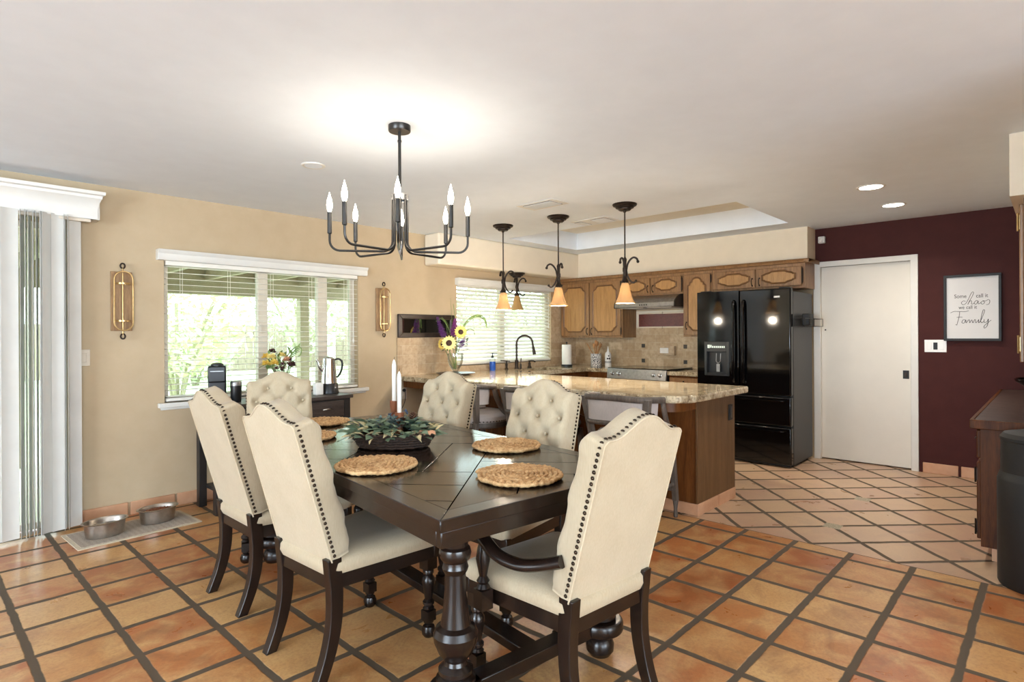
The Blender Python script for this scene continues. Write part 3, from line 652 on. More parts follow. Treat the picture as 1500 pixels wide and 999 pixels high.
def pendant(x, y, ztop, zscroll, label, lit, rz, flip=1, group='bronze pendants over the peninsula'):
    t = thing('pendant_light', (x, y, ztop), label, 'pendant light', rz, group)
    MB().lathe([(0.0005, -0.056), (0.046, -0.054), (0.054, -0.046), (0.056, -0.038), (0.074, -0.034), (0.080, -0.022), (0.096, -0.016), (0.102, -0.006), (0.10, 0)], None, 32).lathe([(0.006, -0.072), (0.013, -0.066), (0.014, -0.05)], None, 14).build('canopy', 'bronze', t, ang=28)
    zs = zscroll-ztop
    if zs+0.0 < -0.10: MB().cyl((0, 0, -0.05), (0, 0, zs-0.05), 0.006).build('down_rod', 'bronze', t)
    b = MB(); b.lathe([(0.006, zs+0.01), (0.016, zs-0.01), (0.011, zs-0.06), (0.02, zs-0.085), (0.02, zs-0.11), (0.012, zs-0.125), (0.016, zs-0.17), (0.026, zs-0.185), (0.03, zs-0.205), (0.024, zs-0.215)], None, 14)
    b.build('stem', 'bronze', t)
    for a, up_ in ((0, 1.0), (PI*0.66, 0.62)):
        ca, sa = math.cos(a), math.sin(a); pts = []
        P = [(0.012, -0.10), (0.022, -0.05), (0.045, -0.012), (0.072, 0.006), (0.098, -0.004), (0.108, -0.028)] if up_ > 0.9 else [(0.012, -0.10), (0.016, -0.03), (0.034, 0.004), (0.056, 0.0), (0.062, -0.028)]
        MB().tube([(r*ca, r*sa, zs+z) for r, z in [(q.x, q.z) for q in smooth_path([(a_, 0, b_) for a_, b_ in P], 5)]], 0.0085, 8).ball((P[-1][0]*ca, P[-1][0]*sa, zs+P[-1][1]), 0.013, 10).build('scroll', 'bronze', t)
        P = [(0.012, -0.10), (0.022, -0.15), (0.044, -0.19), (0.07, -0.205), (0.09, -0.19)] if up_ > 0.9 else [(0.012, -0.10), (0.018, -0.15), (0.034, -0.19), (0.052, -0.195)]
        MB().tube([(r*ca, r*sa, zs+z) for r, z in [(q.x, q.z) for q in smooth_path([(a_, 0, b_) for a_, b_ in P], 5)]], 0.0075, 8).ball((P[-1][0]*ca, P[-1][0]*sa, zs+P[-1][1]), 0.011, 10).build('scroll', 'bronze', t)
    n = 32; prof = [(0.028, zs-0.205), (0.036, zs-0.235), (0.042, zs-0.27), (0.055, zs-0.32), (0.074, zs-0.362), (0.082, zs-0.375), (0.078, zs-0.375), (0.050, zs-0.318), (0.036, zs-0.27), (0.028, zs-0.23), (0.022, zs-0.205)]
    sh = MB(); v = []; f = []; N = len(prof)
    for k in range(n):
        a = 2*PI*k/n; rip = 1+0.035*math.cos(8*a)
        for r, z in prof: v.append((r*rip*math.cos(a), r*rip*math.sin(a), z))
    for k in range(n):
        for j in range(N-1): f.append((k*N+j, ((k+1) % n)*N+j, ((k+1) % n)*N+j+1, k*N+j+1))
    sh._add(v, f); sh.build('glass_shade', 'pendglow' if lit else 'amber', t, ang=60)
    MB().lathe([(0.008, zs-0.215), (0.014, zs-0.24), (0.018, zs-0.27), (0.012, zs-0.295), (0.0005, zs-0.30)], None, 14).build('bulb', 'bulb' if lit else 'ceramic', t)
    if lit:
        l2 = bpy.data.lights.new('pendant_shade_light', 'POINT'); l2.energy = 26; l2.color = (1, 0.90, 0.74); l2.shadow_soft_size = 0.012
        o2 = bpy.data.objects.new('pendant_shade_light', l2); COL.objects.link(o2); o2.location = (0, 0, zs-0.318); o2.parent = t
        l = bpy.data.lights.new('pendant_fill_light', 'POINT'); l.energy = 12; l.color = (1, 0.86, 0.68); l.shadow_soft_size = 0.03  # extra fill light added below the shade to brighten the kitchen
        lo = bpy.data.objects.new('pendant_fill_light', l); COL.objects.link(lo); lo.location = (0, 0, zs-0.47); lo.parent = t
    return t
RP = YAW-PI/2
pendant(4.12, 3.997, ZC, 1.93, 'lit bronze scroll pendant furthest left, in front of the sink window', True, RP)
pendant(4.16, 3.331, ZC, 1.945, 'lit bronze scroll pendant in the middle of the peninsula row', True, RP+PI)
pendant(4.16, 2.623, ZC, 1.94, 'lit bronze scroll pendant furthest right, in front of the range hood', True, RP)
pendant(5.175, 4.79, 2.055, 1.985, 'unlit amber glass pendant hung short under the soffit above the sink', False, RP, group=None)

# ------------------------------------------------------------------ dining table
TR = math.radians(-7); TP = Vector((1.09, 1.32, 0)); TW, TL, TH = 1.03, 2.20, 0.765
Lx = Vector((math.cos(TR), math.sin(TR), 0)); Ly = Vector((-math.sin(TR), math.cos(TR), 0))
def on_table(u, v, z=0.0): p = TP+Lx*u+Ly*v; return (p.x, p.y, z)
tb = thing('dining_table', TP, 'long espresso dining table with parquet top and bulbous turned legs', 'table', TR)
MB().box(0.075, TW-0.075, 0.075, TL-0.075, TH-0.04, TH-0.0005).build('tabletop', 'tabletop', tb, smooth=False)
bd = MB(); k = 0.075
for poly in ([(0, 0), (TW, 0), (TW-k, k), (k, k)], [(TW, 0), (TW, TL), (TW-k, TL-k), (TW-k, k)], [(TW, TL), (0, TL), (k, TL-k), (TW-k, TL-k)], [(0, TL), (0, 0), (k, k), (k, TL-k)]):
    bd.prism(poly, TH-0.04, TH)
bd.build('border_frame', 'tabletrim', tb, bevel=0.003)
ap = MB(); ap.box(0.008, TW-0.008, 0.008, 0.035, TH-0.09, TH-0.04).box(0.008, TW-0.008, TL-0.035, TL-0.008, TH-0.09, TH-0.04).box(0.008, 0.035, 0.035, TL-0.035, TH-0.09, TH-0.04).box(TW-0.035, TW-0.008, 0.035, TL-0.035, TH-0.09, TH-0.04)
ap.build('apron', 'tabletrim', tb, bevel=0.003)
ip = 0.16
for u in (ip, TW-ip):
    for v in (ip, TL-ip):
        lg = MB(); lg.lathe([(0.0005, 0.0), (0.042, 0.0), (0.056, 0.02), (0.058, 0.045), (0.05, 0.068), (0.04, 0.078), (0.05, 0.086), (0.05, 0.10)], T(u, v, 0), 24)
        lg.lathe([(0.05, 0.15), (0.066, 0.158), (0.066, 0.178), (0.052, 0.186), (0.058, 0.196), (0.058, 0.208), (0.04, 0.222), (0.036, 0.234), (0.058, 0.262), (0.072, 0.296), (0.075, 0.322), (0.066, 0.342), (0.05, 0.352), (0.042, 0.40), (0.036, 0.46), (0.035, 0.52), (0.041, 0.53), (0.044, 0.54), (0.041, 0.55), (0.04, 0.56), (0.05, 0.572), (0.054, 0.588), (0.05, 0.604), (0.042, 0.612), (0.046, 0.64), (0.046, 0.675)], T(u, v, 0), 28)
        lg.build('leg', 'espresso', tb, ang=30)
for v in (ip, TL-ip):
    m = MB(); m.box(ip, TW-ip, v-0.035, v+0.035, 0.10, 0.15)
    for u in (ip, TW-ip): m.lathe([(0.0005, 0.10), (0.09, 0.10), (0.095, 0.11), (0.095, 0.138), (0.088, 0.15), (0.0005, 0.15)], T(u, v, 0), 28, cap=False)
    m.build('end_stretcher', 'espresso', tb, bevel=0.004)
MB().box(TW/2-0.04, TW/2+0.04, ip, TL-ip, 0.105, 0.145).build('long_stretcher', 'espresso', tb, bevel=0.006)

# ------------------------------------------------------------------ dining chairs (face local +x, origin on the floor under the rear of the back)
LEAN = 0.275
def back_top(yn):                                          # camelback outline, yn in -1..1
    a = abs(yn)
    if a > 0.90: return 0.553-0.014*((a-0.90)/0.10)**2
    if a > 0.80: return 0.553
    q = (0.80-a)/0.80
    return 0.553+0.062*(0.5-0.5*math.cos(PI*min(1, q*1.02)**0.98))
def chair_back(parent, zb):
    NU, NV = 44, 52; m = MB(); thick = 0.075
    rows = [(-0.085+0.17*0, 0)]
    butt = []
    for r in range(6):
        vv = 0.055+0.088*r
        cols = (-0.145, 0.0, 0.145) if r % 2 == 0 else (-0.073, 0.073)
        for c_ in cols: butt.append((c_, vv))
    def hw(v): return 0.207-0.006*v
    def pt(u, v, front):
        hwv = hw(v); y = u*hwv; sz = v*back_top(u)
        if not front: return (0.0, y, sz)
        eu = min(1, (1-abs(u))/0.16); ev = min(1, (1-v)/0.12, v/0.10)
        p = 0.032*(1-(1-eu)**2.2)*(1-(1-ev)**2.2)
        for by, bz in butt:
            d = math.hypot(y-by, sz-bz); p -= 0.034*math.exp(-(d/0.024)**2)
        # diamond pleats
        best = 9
        for by, bz in butt:
            for sgn in (-1, 1):
                tx, tz = 0.073*sgn, 0.088; q = ((y-by)*tx+(sz-bz)*tz)/(tx*tx+tz*tz)
                if 0 <= q <= 1: best = min(best, math.hypot(y-by-q*tx, sz-bz-q*tz))
        p -= 0.008*math.exp(-(best/0.013)**2)*min(1, ev*1.2)*min(1, eu*1.5)
        p += 0.010*(0.5+0.5*math.cos(2*PI*(sz-0.055)/0.176+PI))*max(0, abs(u)-0.35)/0.65*min(1, ev*1.5)
        return (thick+p, y, sz)
    F = [[pt(-1+2*i/NU, j/NV, True) for i in range(NU+1)] for j in range(NV+1)]
    B = [[pt(-1+2*i/NU, j/NV, False) for i in range(NU+1)] for j in range(NV+1)]
    n1 = NU+1; v = [p for r in F for p in r]+[p for r in B for p in r]; off = n1*(NV+1); f = []
    for j in range(NV):
        for i in range(NU):
            a = j*n1+i; f.append((a, a+1, a+n1+1, a+n1)); f.append((off+a, off+a+n1, off+a+n1+1, off+a+1))
    for j in range(NV):
        a = j*n1; f.append((a, a+n1, off+a+n1, off+a)); a = j*n1+NU; f.append((a, off+a, off+a+n1, a+n1))
    for i in range(NU):
        f.append((i, off+i, off+i+1, i+1)); a = NV*n1+i; f.append((a, a+1, off+a+1, off+a))
    m._add(v, f)
    # welt around the rear panel
    Q = T(0, 0, zb) @ RY(-LEAN)
    out = [(0.0, -hw(0), 0.0)]+[(0.0, -hw(j/20), j/20*back_top(-1)) for j in range(1, 21)]+[(0.0, u*hw(1), back_top(u)) for u in [-1+2*i/60 for i in range(61)]]+[(0.0, hw(j/20), j/20*back_top(1)) for j in range(19, -1, -1)]
    bk = m.build('backrest', 'linen', parent, M=Q, ang=50)
    MB().tube(out, 0.0035, 6).build('welt', 'linen', bk, M=Q)
    # nailheads along the boxing
    nh = MB(); path = [(0.016, o_[1]*1.004, o_[2]) for o_ in out]
    acc = 0.0; last = Vector(path[0])
    for p in path[1:]:
        p = Vector(p); d = (p-last).length
        while acc+d >= 0.0195:
            tt = (0.0195-acc)/d; last = last.lerp(p, tt); d = (p-last).length; acc = 0
            side = abs(last.y) > 0.196 and last.z < 0.525
            if side: nrm = Vector((0, math.copysign(1, last.y), 0))
            else: nrm = Vector((0, 0, 1))
            q = last+nrm*0.0005; Qn = nrm.to_track_quat('Z', 'Y').to_matrix().to_4x4(); Qn.translation = q
            nh.lathe([(0.0068, 0), (0.0058, 0.003), (0.003, 0.0048), (0.0003, 0.0054)], Qn, 8)
        acc += d; last = p
    nh.build('nailhead_trim', 'nail', bk, M=Q)
    for by, bz in butt:
        if bz > 0.52: continue
        MB().ball((thick+0.012, by, bz), 0.0095, 10).build('tuft_button', 'linen', bk, M=Q)
    return bk
def turned_leg(m, x, y, zt, sc=1.0):
    m.lathe([(r*sc, z) for r, z in [(0.0005, 0), (0.02, 0.0), (0.029, 0.012), (0.031, 0.028), (0.025, 0.046), (0.014, 0.054), (0.022, 0.062), (0.022, 0.07)]], T(x, y, 0), 16)
    m.box(x-0.023, x+0.023, y-0.023, y+0.023, 0.07, 0.115)
    m.lathe([(0.018, 0.115), (0.025, 0.124), (0.018, 0.133), (0.025, 0.143), (0.025, 0.152), (0.016, 0.163), (0.022, 0.20), (0.029, 0.235), (0.028, 0.252), (0.018, 0.268), (0.024, 0.276), (0.024, 0.288), (0.02, 0.295)], T(x, y, 0), 16)
    m.box(x-0.027, x+0.027, y-0.027, y+0.027, 0.295, zt); return m
def chair(label, loc, rz, group):
    t = thing('dining_chair', loc, label, 'chair', rz, group); zb = 0.455
    chair_back(t, zb)
    # seat: rounded trapezoid cushion
    def outline(e, n=6):
        P = [(0.05, -0.205+e), (0.05, 0.205-e), (0.52-e, 0.255-e), (0.52-e, -0.255+e)]; return P
    sm = MB(); lay = [(0.395, 0.0), (0.42, -0.012), (0.445, -0.010), (0.462, 0.006), (0.474, 0.04), (0.480, 0.10)]
    N = 4; vv = []; ff = []
    def ring(e, z):
        P = [(0.0+e, -0.195+e*0.9), (0.0+e, 0.195-e*0.9), (0.50-e, 0.25-e), (0.50-e, -0.25+e)]; r = 0.035; o_ = []
        for i in range(4):
            p, a, b_ = Vector(P[i]), Vector(P[i-1]), Vector(P[(i+1) % 4]); d1 = (a-p).normalized(); d2 = (b_-p).normalized()
            for k_ in range(5):
                q = k_/4; c0, c1 = p+d1*r, p+d2*r
                o_.append(((1-q)**2*c0+2*q*(1-q)*p+q*q*c1))
        return [(q.x, q.y, z) for q in o_]
    rings = [ring(e, z) for z, e in lay]; n = len(rings[0])
    for r in rings: vv += r
    for a in range(len(rings)-1):
        for i in range(n): ff.append((a*n+i, a*n+(i+1) % n, (a+1)*n+(i+1) % n, (a+1)*n+i))
    ff.append(tuple(range(n))[::-1]); ff.append(tuple((len(rings)-1)*n+i for i in range(n)))
    sm._add(vv, ff); sm.build('seat', 'seatlinen', t, ang=60)
    fr_ = MB(); fr_.prism([(0.02, -0.20), (0.49, -0.25), (0.49, -0.225), (0.02, -0.175)], 0.345, 0.405).prism([(0.02, 0.175), (0.49, 0.225), (0.49, 0.25), (0.02, 0.20)], 0.345, 0.405)
    fr_.box(0.0, 0.03, -0.195, 0.195, 0.345, 0.405).box(0.47, 0.50, -0.25, 0.25, 0.345, 0.405)
    fr_.build('seat_frame', 'espresso', t, bevel=0.003)
    for sg_ in (-1, 1):
        P = smooth_path([(0.012, sg_*0.187, 0.465), (0.016, sg_*0.187, 0.41), (0.022, sg_*0.187, 0.33), (0.018, sg_*0.187, 0.22), (-0.006, sg_*0.187, 0.11), (-0.05, sg_*0.187, 0.0)], 5)
        l_ = MB(); n = len(P)
        for i, p in enumerate(P):
            w_ = 0.030-0.010*i/n
            P[i] = p
        vs, fs = [], []
        for i, p in enumerate(P):
            w_ = 0.030-0.008*i/n; d_ = 0.021
            vs += [(p.x-w_, p.y-d_, p.z), (p.x+w_, p.y-d_, p.z), (p.x+w_, p.y+d_, p.z), (p.x-w_, p.y+d_, p.z)]
        for i in range(n-1):
            for k_ in range(4): fs.append((i*4+k_, i*4+(k_+1) % 4, i*4+4+(k_+1) % 4, i*4+4+k_))
        fs += [(3, 2, 1, 0), tuple((n-1)*4+k_ for k_ in range(4))]
        l_._add(vs, fs); l_.build('leg', 'espresso', t, bevel=0.003, ang=30)
        turned_leg(MB(), 0.465, sg_*0.215, 0.40).build('leg', 'espresso', t, ang=30)
    return t
def at_table(u, v, inward, extra=0.0):
    x, y, _ = on_table(u, v); return (x, y, 0), TR+inward+extra
GC = 'cream tufted dining chairs round the table'
c1 = chair('cream side chair nearest the camera on the left side of the table', (1.109, 2.195, 0), 0.04, GC)
dup(c1, (1.15, 2.975, 0), 0.0, 'cream side chair on the left side, second from camera, near the dog bowls', GC)
dup(c1, (1.75, 3.775, 0), -1.95, 'cream tufted chair at the far head of the table, before the console', GC)
dup(c1, (2.41, 2.93, 0), PI+0.03, 'cream tufted side chair on the right side, further from camera', GC)
dup(c1, (2.33, 2.035, 0), PI+0.03, 'cream tufted side chair on the right side, nearer the camera', GC)
c6 = dup(c1, (1.66, 1.11, 0), TR+PI/2+0.02, 'cream armchair with its plain back to the camera at the near table end', GC)
for sg_ in (-1, 1):
    P = smooth_path([(0.02, sg_*0.212, 0.585), (0.09, sg_*0.235, 0.560), (0.17, sg_*0.265, 0.545), (0.25, sg_*0.285, 0.556), (0.32, sg_*0.285, 0.585), (0.38, sg_*0.272, 0.612), (0.42, sg_*0.268, 0.618)], 6)
    am = MB().tube(P, 0.023, 8, flat=(1.25, 0.9)).build('arm', 'espresso', c6, ang=60)
    MB().lathe([(0.02, 0.40), (0.026, 0.41), (0.018, 0.424), (0.024, 0.434), (0.014, 0.45), (0.02, 0.48), (0.026, 0.51), (0.02, 0.55), (0.013, 0.575), (0.018, 0.585), (0.018, 0.60)], T(0.36, sg_*0.268, 0), 16).box(0.335, 0.385, sg_*0.268-0.025, sg_*0.268+0.025, 0.335, 0.405).build('arm_post', 'espresso', am, ang=30)

# ------------------------------------------------------------------ on the table
def placemat():
    m = MB(); pts = []; r = 0.168; turns = 9; pitch = (r-0.012)/turns; n = turns*64
    for i in range(n):
        q = i/n; a = 2*PI*turns*(q**0.5)*1.0; rr = 0.008+pitch*turns*(a/(2*PI*turns))
        wob = 1+0.012*math.sin(a*7.3)
        pts.append((rr*wob*math.cos(a), rr*wob*math.sin(a), 0.0118+0.0014*math.sin(a*9.7)+0.0008*math.sin(i*2.1)))
    pts.append((r*math.cos(a+0.1), r*math.sin(a+0.1), 0.0118))
    m.tube(pts, [0.0106+0.0030*math.sin(i*2.05+0.4*math.sin(i*0.37)) for i in range(len(pts))], 7, flat=(1, 0.75))
    return m.build('placemat', 'rope', None, ang=180)
pl = placemat(); PG = 'round woven placemats'
mats = [((1.352, 2.05), 'round braided seagrass placemat in front of the nearest left side chair', 0.3), ((2.01, 1.94), 'round braided seagrass placemat before the nearer right side chair', 1.0),
        ((1.615, 1.49), 'round braided seagrass placemat before the near armchair', 2.0), ((1.80, 3.31), 'round braided seagrass placemat before the far head chair', 3.1), ((1.475, 2.90), 'round braided seagrass placemat between left side chairs and greenery basket', 4.4)]
for i, ((x, y), lb, a) in enumerate(mats):
    o = pl if i == 0 else pl.copy()
    if i: COL.objects.link(o)
    o.location = (x, y, TH); o.rotation_euler = (0, 0, a); tag(o, lb, 'placemat', PG)

ct = thing('table_centrepiece', (1.66, 2.36, TH), 'dark wicker basket filled with sage, straw and maple leaves', 'centrepiece', -0.80)
BM = MB()
for k in range(6):
    z = 0.010+0.0125*k; rx = 0.165+0.008*k; ry = 0.098+0.006*k; pts = []
    for i in range(72):
        a = 2*PI*i/72; w_ = 1+0.02*math.sin(i*PI/2+k*PI); pts.append((rx*w_*math.cos(a), ry*w_*math.sin(a), z+0.002*math.sin(i*1.7)))
    BM.tube(pts, 0.0075, 6, closed=True)
BM.lathe([(0.0005, 0.004), (0.97, 0.004), (1.0, 0.06)], Matrix.Diagonal((0.165, 0.098, 1, 1)), 36, cap=False)
BM.build('basket', 'wicker', ct, ang=180)
rg = random.Random(3)
def spray(n, mname, name, rmin, rmax, zlo, zhi, lmin, lmax, wd, cond=None, lift=0.6, rest=0):
    m = MB(); c_ = 0
    while c_ < n:
        a = rg.uniform(0, 2*PI); q = rg.uniform(rmin, rmax)
        x, y = 0.19*q*math.cos(a), 0.115*q*math.sin(a)
        if cond and not cond(x, y): continue
        L_ = rg.uniform(lmin, lmax); z = rg.uniform(zlo, zhi)+0.05*max(0, 1-q*q)
        d = Vector((math.cos(a)+rg.uniform(-.7, .7), math.sin(a)+rg.uniform(-.7, .7), rg.uniform(-0.25, lift))).normalized()
        m.leaf((x, y, z), (x+d.x*L_, y+d.y*L_, max(0.02, z+d.z*L_)), wd*L_, (rg.uniform(-.5, .5), rg.uniform(-.5, .5), 1), 0.12); c_ += 1
    return m.build(name, mname, ct, ang=20)
spray(170, 'leaf', 'sage_leaves', 0.35, 1.08, 0.055, 0.085, 0.05, 0.085, 0.36, None, 0.3)
spray(230, 'leafblue', 'blue_green_leaves', 0.0, 0.95, 0.045, 0.095, 0.02, 0.036, 0.26, None, 0.8)
spray(34, 'leafpale', 'straw_leaves', 0.75, 1.1, 0.05, 0.09, 0.05, 0.09, 0.16, lambda x, y: y < 0.02)
mp = MB()
for k in range(5):
    a = -PI/2-0.2+(-1.0+0.5*k); mp.leaf((0.175, -0.07, 0.09), (0.175+0.06*math.cos(a), -0.07+0.06*math.sin(a)*0.9, 0.075), 0.018, (0, -0.3, 1), 0.1)
mp.build('maple_leaf', 'leafpeach', ct)
for x, y, z, r in ((0.09, 0.03, 0.135, 0.024), (0.045, -0.01, 0.12, 0.02)):
    m = MB()
    for k in range(60):
        zf = -1+2*(k+0.5)/60; a = k*2.399; rr = r*math.sqrt(1-zf*zf); c0 = Vector((x+rr*0.6*math.cos(a), y+rr*0.6*math.sin(a), z+r*zf))
        m.leaf(c0, c0+Vector((rr*0.7*math.cos(a), rr*0.7*math.sin(a), 0.008)), 0.007, (0, 0, 1), 0.1)
    m.ball((x, y, z), r*0.7, 8); m.build('pinecone', 'cone', ct)
m = MB()
for k in range(46):
    c0 = Vector((0.0+rg.uniform(-.04, .05), 0.085+rg.uniform(-.03, .03), 0.115+rg.uniform(0, 0.055))); d = Vector((rg.uniform(-1, 1), rg.uniform(-1, 1), rg.uniform(0, 1.2))).normalized()*0.024
    m.leaf(c0, c0+d, 0.007, (0.2, 0.3, 1), 0.1)
m.build('blue_blossoms', 'berry', ct)
m = MB()
for k in range(26):
    a = rg.uniform(PI*0.8, PI*1.25); c0 = Vector((0.17*math.cos(a), 0.11*math.sin(a), 0.07)); m.leaf(c0, c0+Vector((-rg.uniform(.05, .11), rg.uniform(-.05, .05), rg.uniform(-.05, .01))), 0.004, (0, 0, 1), 0.05)
m.build('dried_grass', 'leafpeach', ct)

def candlestick(x, y, z0, hh, ch, label, lc):
    t = thing('candle_holder', (x, y, z0), label, 'candle holder', 0, 'wooden candle holders in the basket')
    k_ = hh/0.17
    MB().lathe([(0.0005, 0), (0.026, 0.0), (0.027, 0.012*k_), (0.021, 0.045*k_), (0.0145, 0.095*k_), (0.017, 0.125*k_), (0.022, 0.15*k_), (0.0225, 0.17*k_), (0.012, 0.17*k_), (0.012, 0.16*k_)], None, 22).build('turned_holder', 'cherry', t)
    c_ = thing('taper_candle', (x, y, z0+hh-0.01), lc, 'candle', 0, 'white taper candles')
    MB().lathe([(0.0108, 0), (0.0108, ch-0.03), (0.008, ch-0.012), (0.003, ch), (0.0005, ch+0.002)], None, 16).build('wax', 'candle', c_)
    MB().tube([(0, 0, ch), (0.001, 0, ch+0.008), (0.003, 0, ch+0.014)], 0.001, 5).build('wick', 'blackmatte', c_)
candlestick(1.713, 2.43, TH+0.010, 0.205, 0.215, 'taller turned cherry candle holder standing in the basket', 'taller white taper candle left of its pair')
candlestick(1.690, 2.355, TH+0.010, 0.155, 0.21, 'shorter turned cherry candle holder in the front of the basket', 'shorter white taper candle right of its pair')
#PART2
# ------------------------------------------------------------------ kitchen: peninsula, base runs and granite
ZT = 0.885
pn = thing('peninsula_cabinet', (4.27, 1.90, 0), 'dark oak peninsula base with weathered end panel beneath rounded granite counter', 'cabinet'); ox, oy = -4.27, -1.90
MB().box(ox+3.95, ox+4.60, 0.0, YW-1.90, 0.0, 0.838).build('body', 'oakdark', pn, smooth=False)
MB().box(ox+3.942, ox+4.60, -0.012, 0.004, 0.0, 0.838).build('end_panel', 'oakend', pn, bevel=0.002)
for k in range(6): MB().box(ox+3.938, ox+3.952, 0.50+0.47*k, 0.53+0.47*k, 0.09, 0.80).build('back_stile', 'oakdark', pn, bevel=0.002)
m = MB()
for x0, x1 in ((3.925, 4.265), (4.275, 4.585)): m.box(ox+x0, ox+x1, -0.024, -0.010, 0, 0.082)
for k in range(9): m.box(ox+3.925, ox+3.942, -0.01+0.33*k, 0.31+0.33*k, 0, 0.082)
m.build('tile_kick', 'basetile', pn, bevel=0.003)
# wooden apron under the overhang: follows the counter edge and curves in to the base corner
def apron_pts(d):
    return [(3.62+d, YW)]+[(3.62+d, 2.30)]+[(3.80-(0.18-d)*math.cos(a), 2.10-(0.20-d)*math.sin(a)+0.0) for a in [PI/2*i/8 for i in range(9)]]+[(3.96, 1.90+d)]
pa, pb = apron_pts(0), apron_pts(0.025)
m = MB(); n = len(pa); v = [(ox+x, oy+y, z) for z in (0.765, 0.842) for x, y in pa]+[(ox+x, oy+y, z) for z in (0.765, 0.842) for x, y in pb]
m._add(v, [(i, i+1, n+i+1, n+i) for i in range(n-1)]+[(2*n+i, 3*n+i, 3*n+i+1, 2*n+i+1) for i in range(n-1)]+[(i, 2*n+i, 2*n+i+1, i+1) for i in range(n-1)]+[(n+i, n+i+1, 3*n+i+1, 3*n+i) for i in range(n-1)]+[(0, n, 3*n, 2*n), (n-1, 3*n-1, 4*n-1, 2*n-1)])
m.build('apron', 'oakdark', pn)
for yy in (2.75, 3.55, 4.35): MB().prism([(ox+3.64, 0.70), (ox+3.64, 0.838), (ox+3.95, 0.838), (ox+3.95, 0.58)], oy+yy-0.015, oy+yy+0.015, axis='y').build('bracket', 'oakdark', pn, bevel=0.002)
t = MB().box(ox+4.475, ox+4.545, -0.02, -0.012, 0.625, 0.75).build('outlet_plate', 'blackmatte', pn, bevel=0.003)
MB().box(ox+4.492, ox+4.528, -0.024, -0.018, 0.645, 0.73).build('socket', 'black', t, bevel=0.002)

ct_ = MB(); pen = [(3.56, YW), (3.56, 2.22)]+[(3.78-0.22*math.cos(a), 2.05-0.25*math.sin(a)) for a in [PI/2*i/10 for i in range(11)]]+[(4.63, 1.80)]+[(4.65+0.03*math.sin(a), 1.83-0.03*math.cos(a)) for a in [PI/2*i/4 for i in range(5)]]+[(4.68, YW)]
def edge_prism(poly, z0, z1, r=0.012):
    ct_.prism(poly, z0+r, z1-r)
    def off(d):
        n = len(poly); o_ = []
        for i in range(n):
            p, a, b = Vector(poly[i]), Vector(poly[i-1]), Vector(poly[(i+1) % n]); e1 = (p-a).normalized(); e2 = (b-p).normalized()
            nn = Vector((-(e1.y+e2.y), e1.x+e2.x)); L_ = nn.length
            if L_ < 1e-6: o_.append((p.x, p.y)); continue
            nn /= L_; c_ = max(0.5, nn.dot(Vector((-e1.y, e1.x)))); q = p+nn*d/c_; o_.append((q.x, q.y))
        return o_
    A_ = poly; B_ = off(0.007); C_ = off(0.012); n = len(poly)
    ar = sum(poly[i][0]*poly[(i+1) % n][1]-poly[(i+1) % n][0]*poly[i][1] for i in range(n))
    if ar < 0: B_ = off(-0.007); C_ = off(-0.012)
    for sgn, zz0, zz1, zz2 in ((1, z1-r, z1-0.004, z1), (-1, z0+r, z0+0.004, z0)):
        v = [(x, y, zz0) for x, y in A_]+[(x, y, zz1) for x, y in B_ and [((a[0]*0.6+b[0]*0.4), (a[1]*0.6+b[1]*0.4)) for a, b in zip(A_, B_)]]+[(x, y, zz2) for x, y in B_]
        ct_._add(v, [(i, (i+1) % n, n+(i+1) % n, n+i) for i in range(n)]+[(n+i, n+(i+1) % n, 2*n+(i+1) % n, 2*n+i) for i in range(n)]+[tuple(2*n+i for i in range(n))])
edge_prism(pen, 0.836, ZT)
SX0, SX1, SY0, SY1 = 5.02, 5.74, 4.43, 4.78
for q in ((4.68, SX0, 4.33, YW), (SX1, 5.95, 4.33, YW), (SX0, SX1, 4.33, SY0), (SX0, SX1, SY1, YW), (5.95, XB, 4.012, YW)): ct_.box(q[0], q[1], q[2], q[3], 0.840, ZT)
cc = tag(ct_.build('granite_countertop', 'granite', ang=30), 'speckled tan granite countertop with rounded end, running from peninsula to sink and stove', 'countertop')
co2 = tag(MB().box(5.95, XB, 2.835, 3.208, 0.840, ZT).build('granite_countertop', 'granite', bevel=0.004), 'short granite counter piece between stove and refrigerator', 'countertop')
sk = thing('kitchen_sink', (5.38, 4.6, 0.68), 'dark undermount kitchen sink below the faucet', 'sink')
m = MB(); ax, ay = -5.38, -4.6
m.box(ax+SX0-0.01, ax+SX1+0.01, ay+SY0-0.01, ay+SY1+0.01, 0, 0.012); m.box(ax+SX0-0.014, ax+SX0, ay+SY0-0.01, ay+SY1+0.01, 0, 0.165).box(ax+SX1, ax+SX1+0.014, ay+SY0-0.01, ay+SY1+0.01, 0, 0.165).box(ax+SX0, ax+SX1, ay+SY0-0.014, ay+SY0, 0, 0.165).box(ax+SX0, ax+SX1, ay+SY1, ay+SY1+0.014, 0, 0.165)
m.build('basin', 'bronze', sk, bevel=0.004)
MB().lathe([(0.0005, 0.014), (0.03, 0.014), (0.04, 0.018), (0.042, 0.012)], None, 18).build('drain', 'steel', sk)

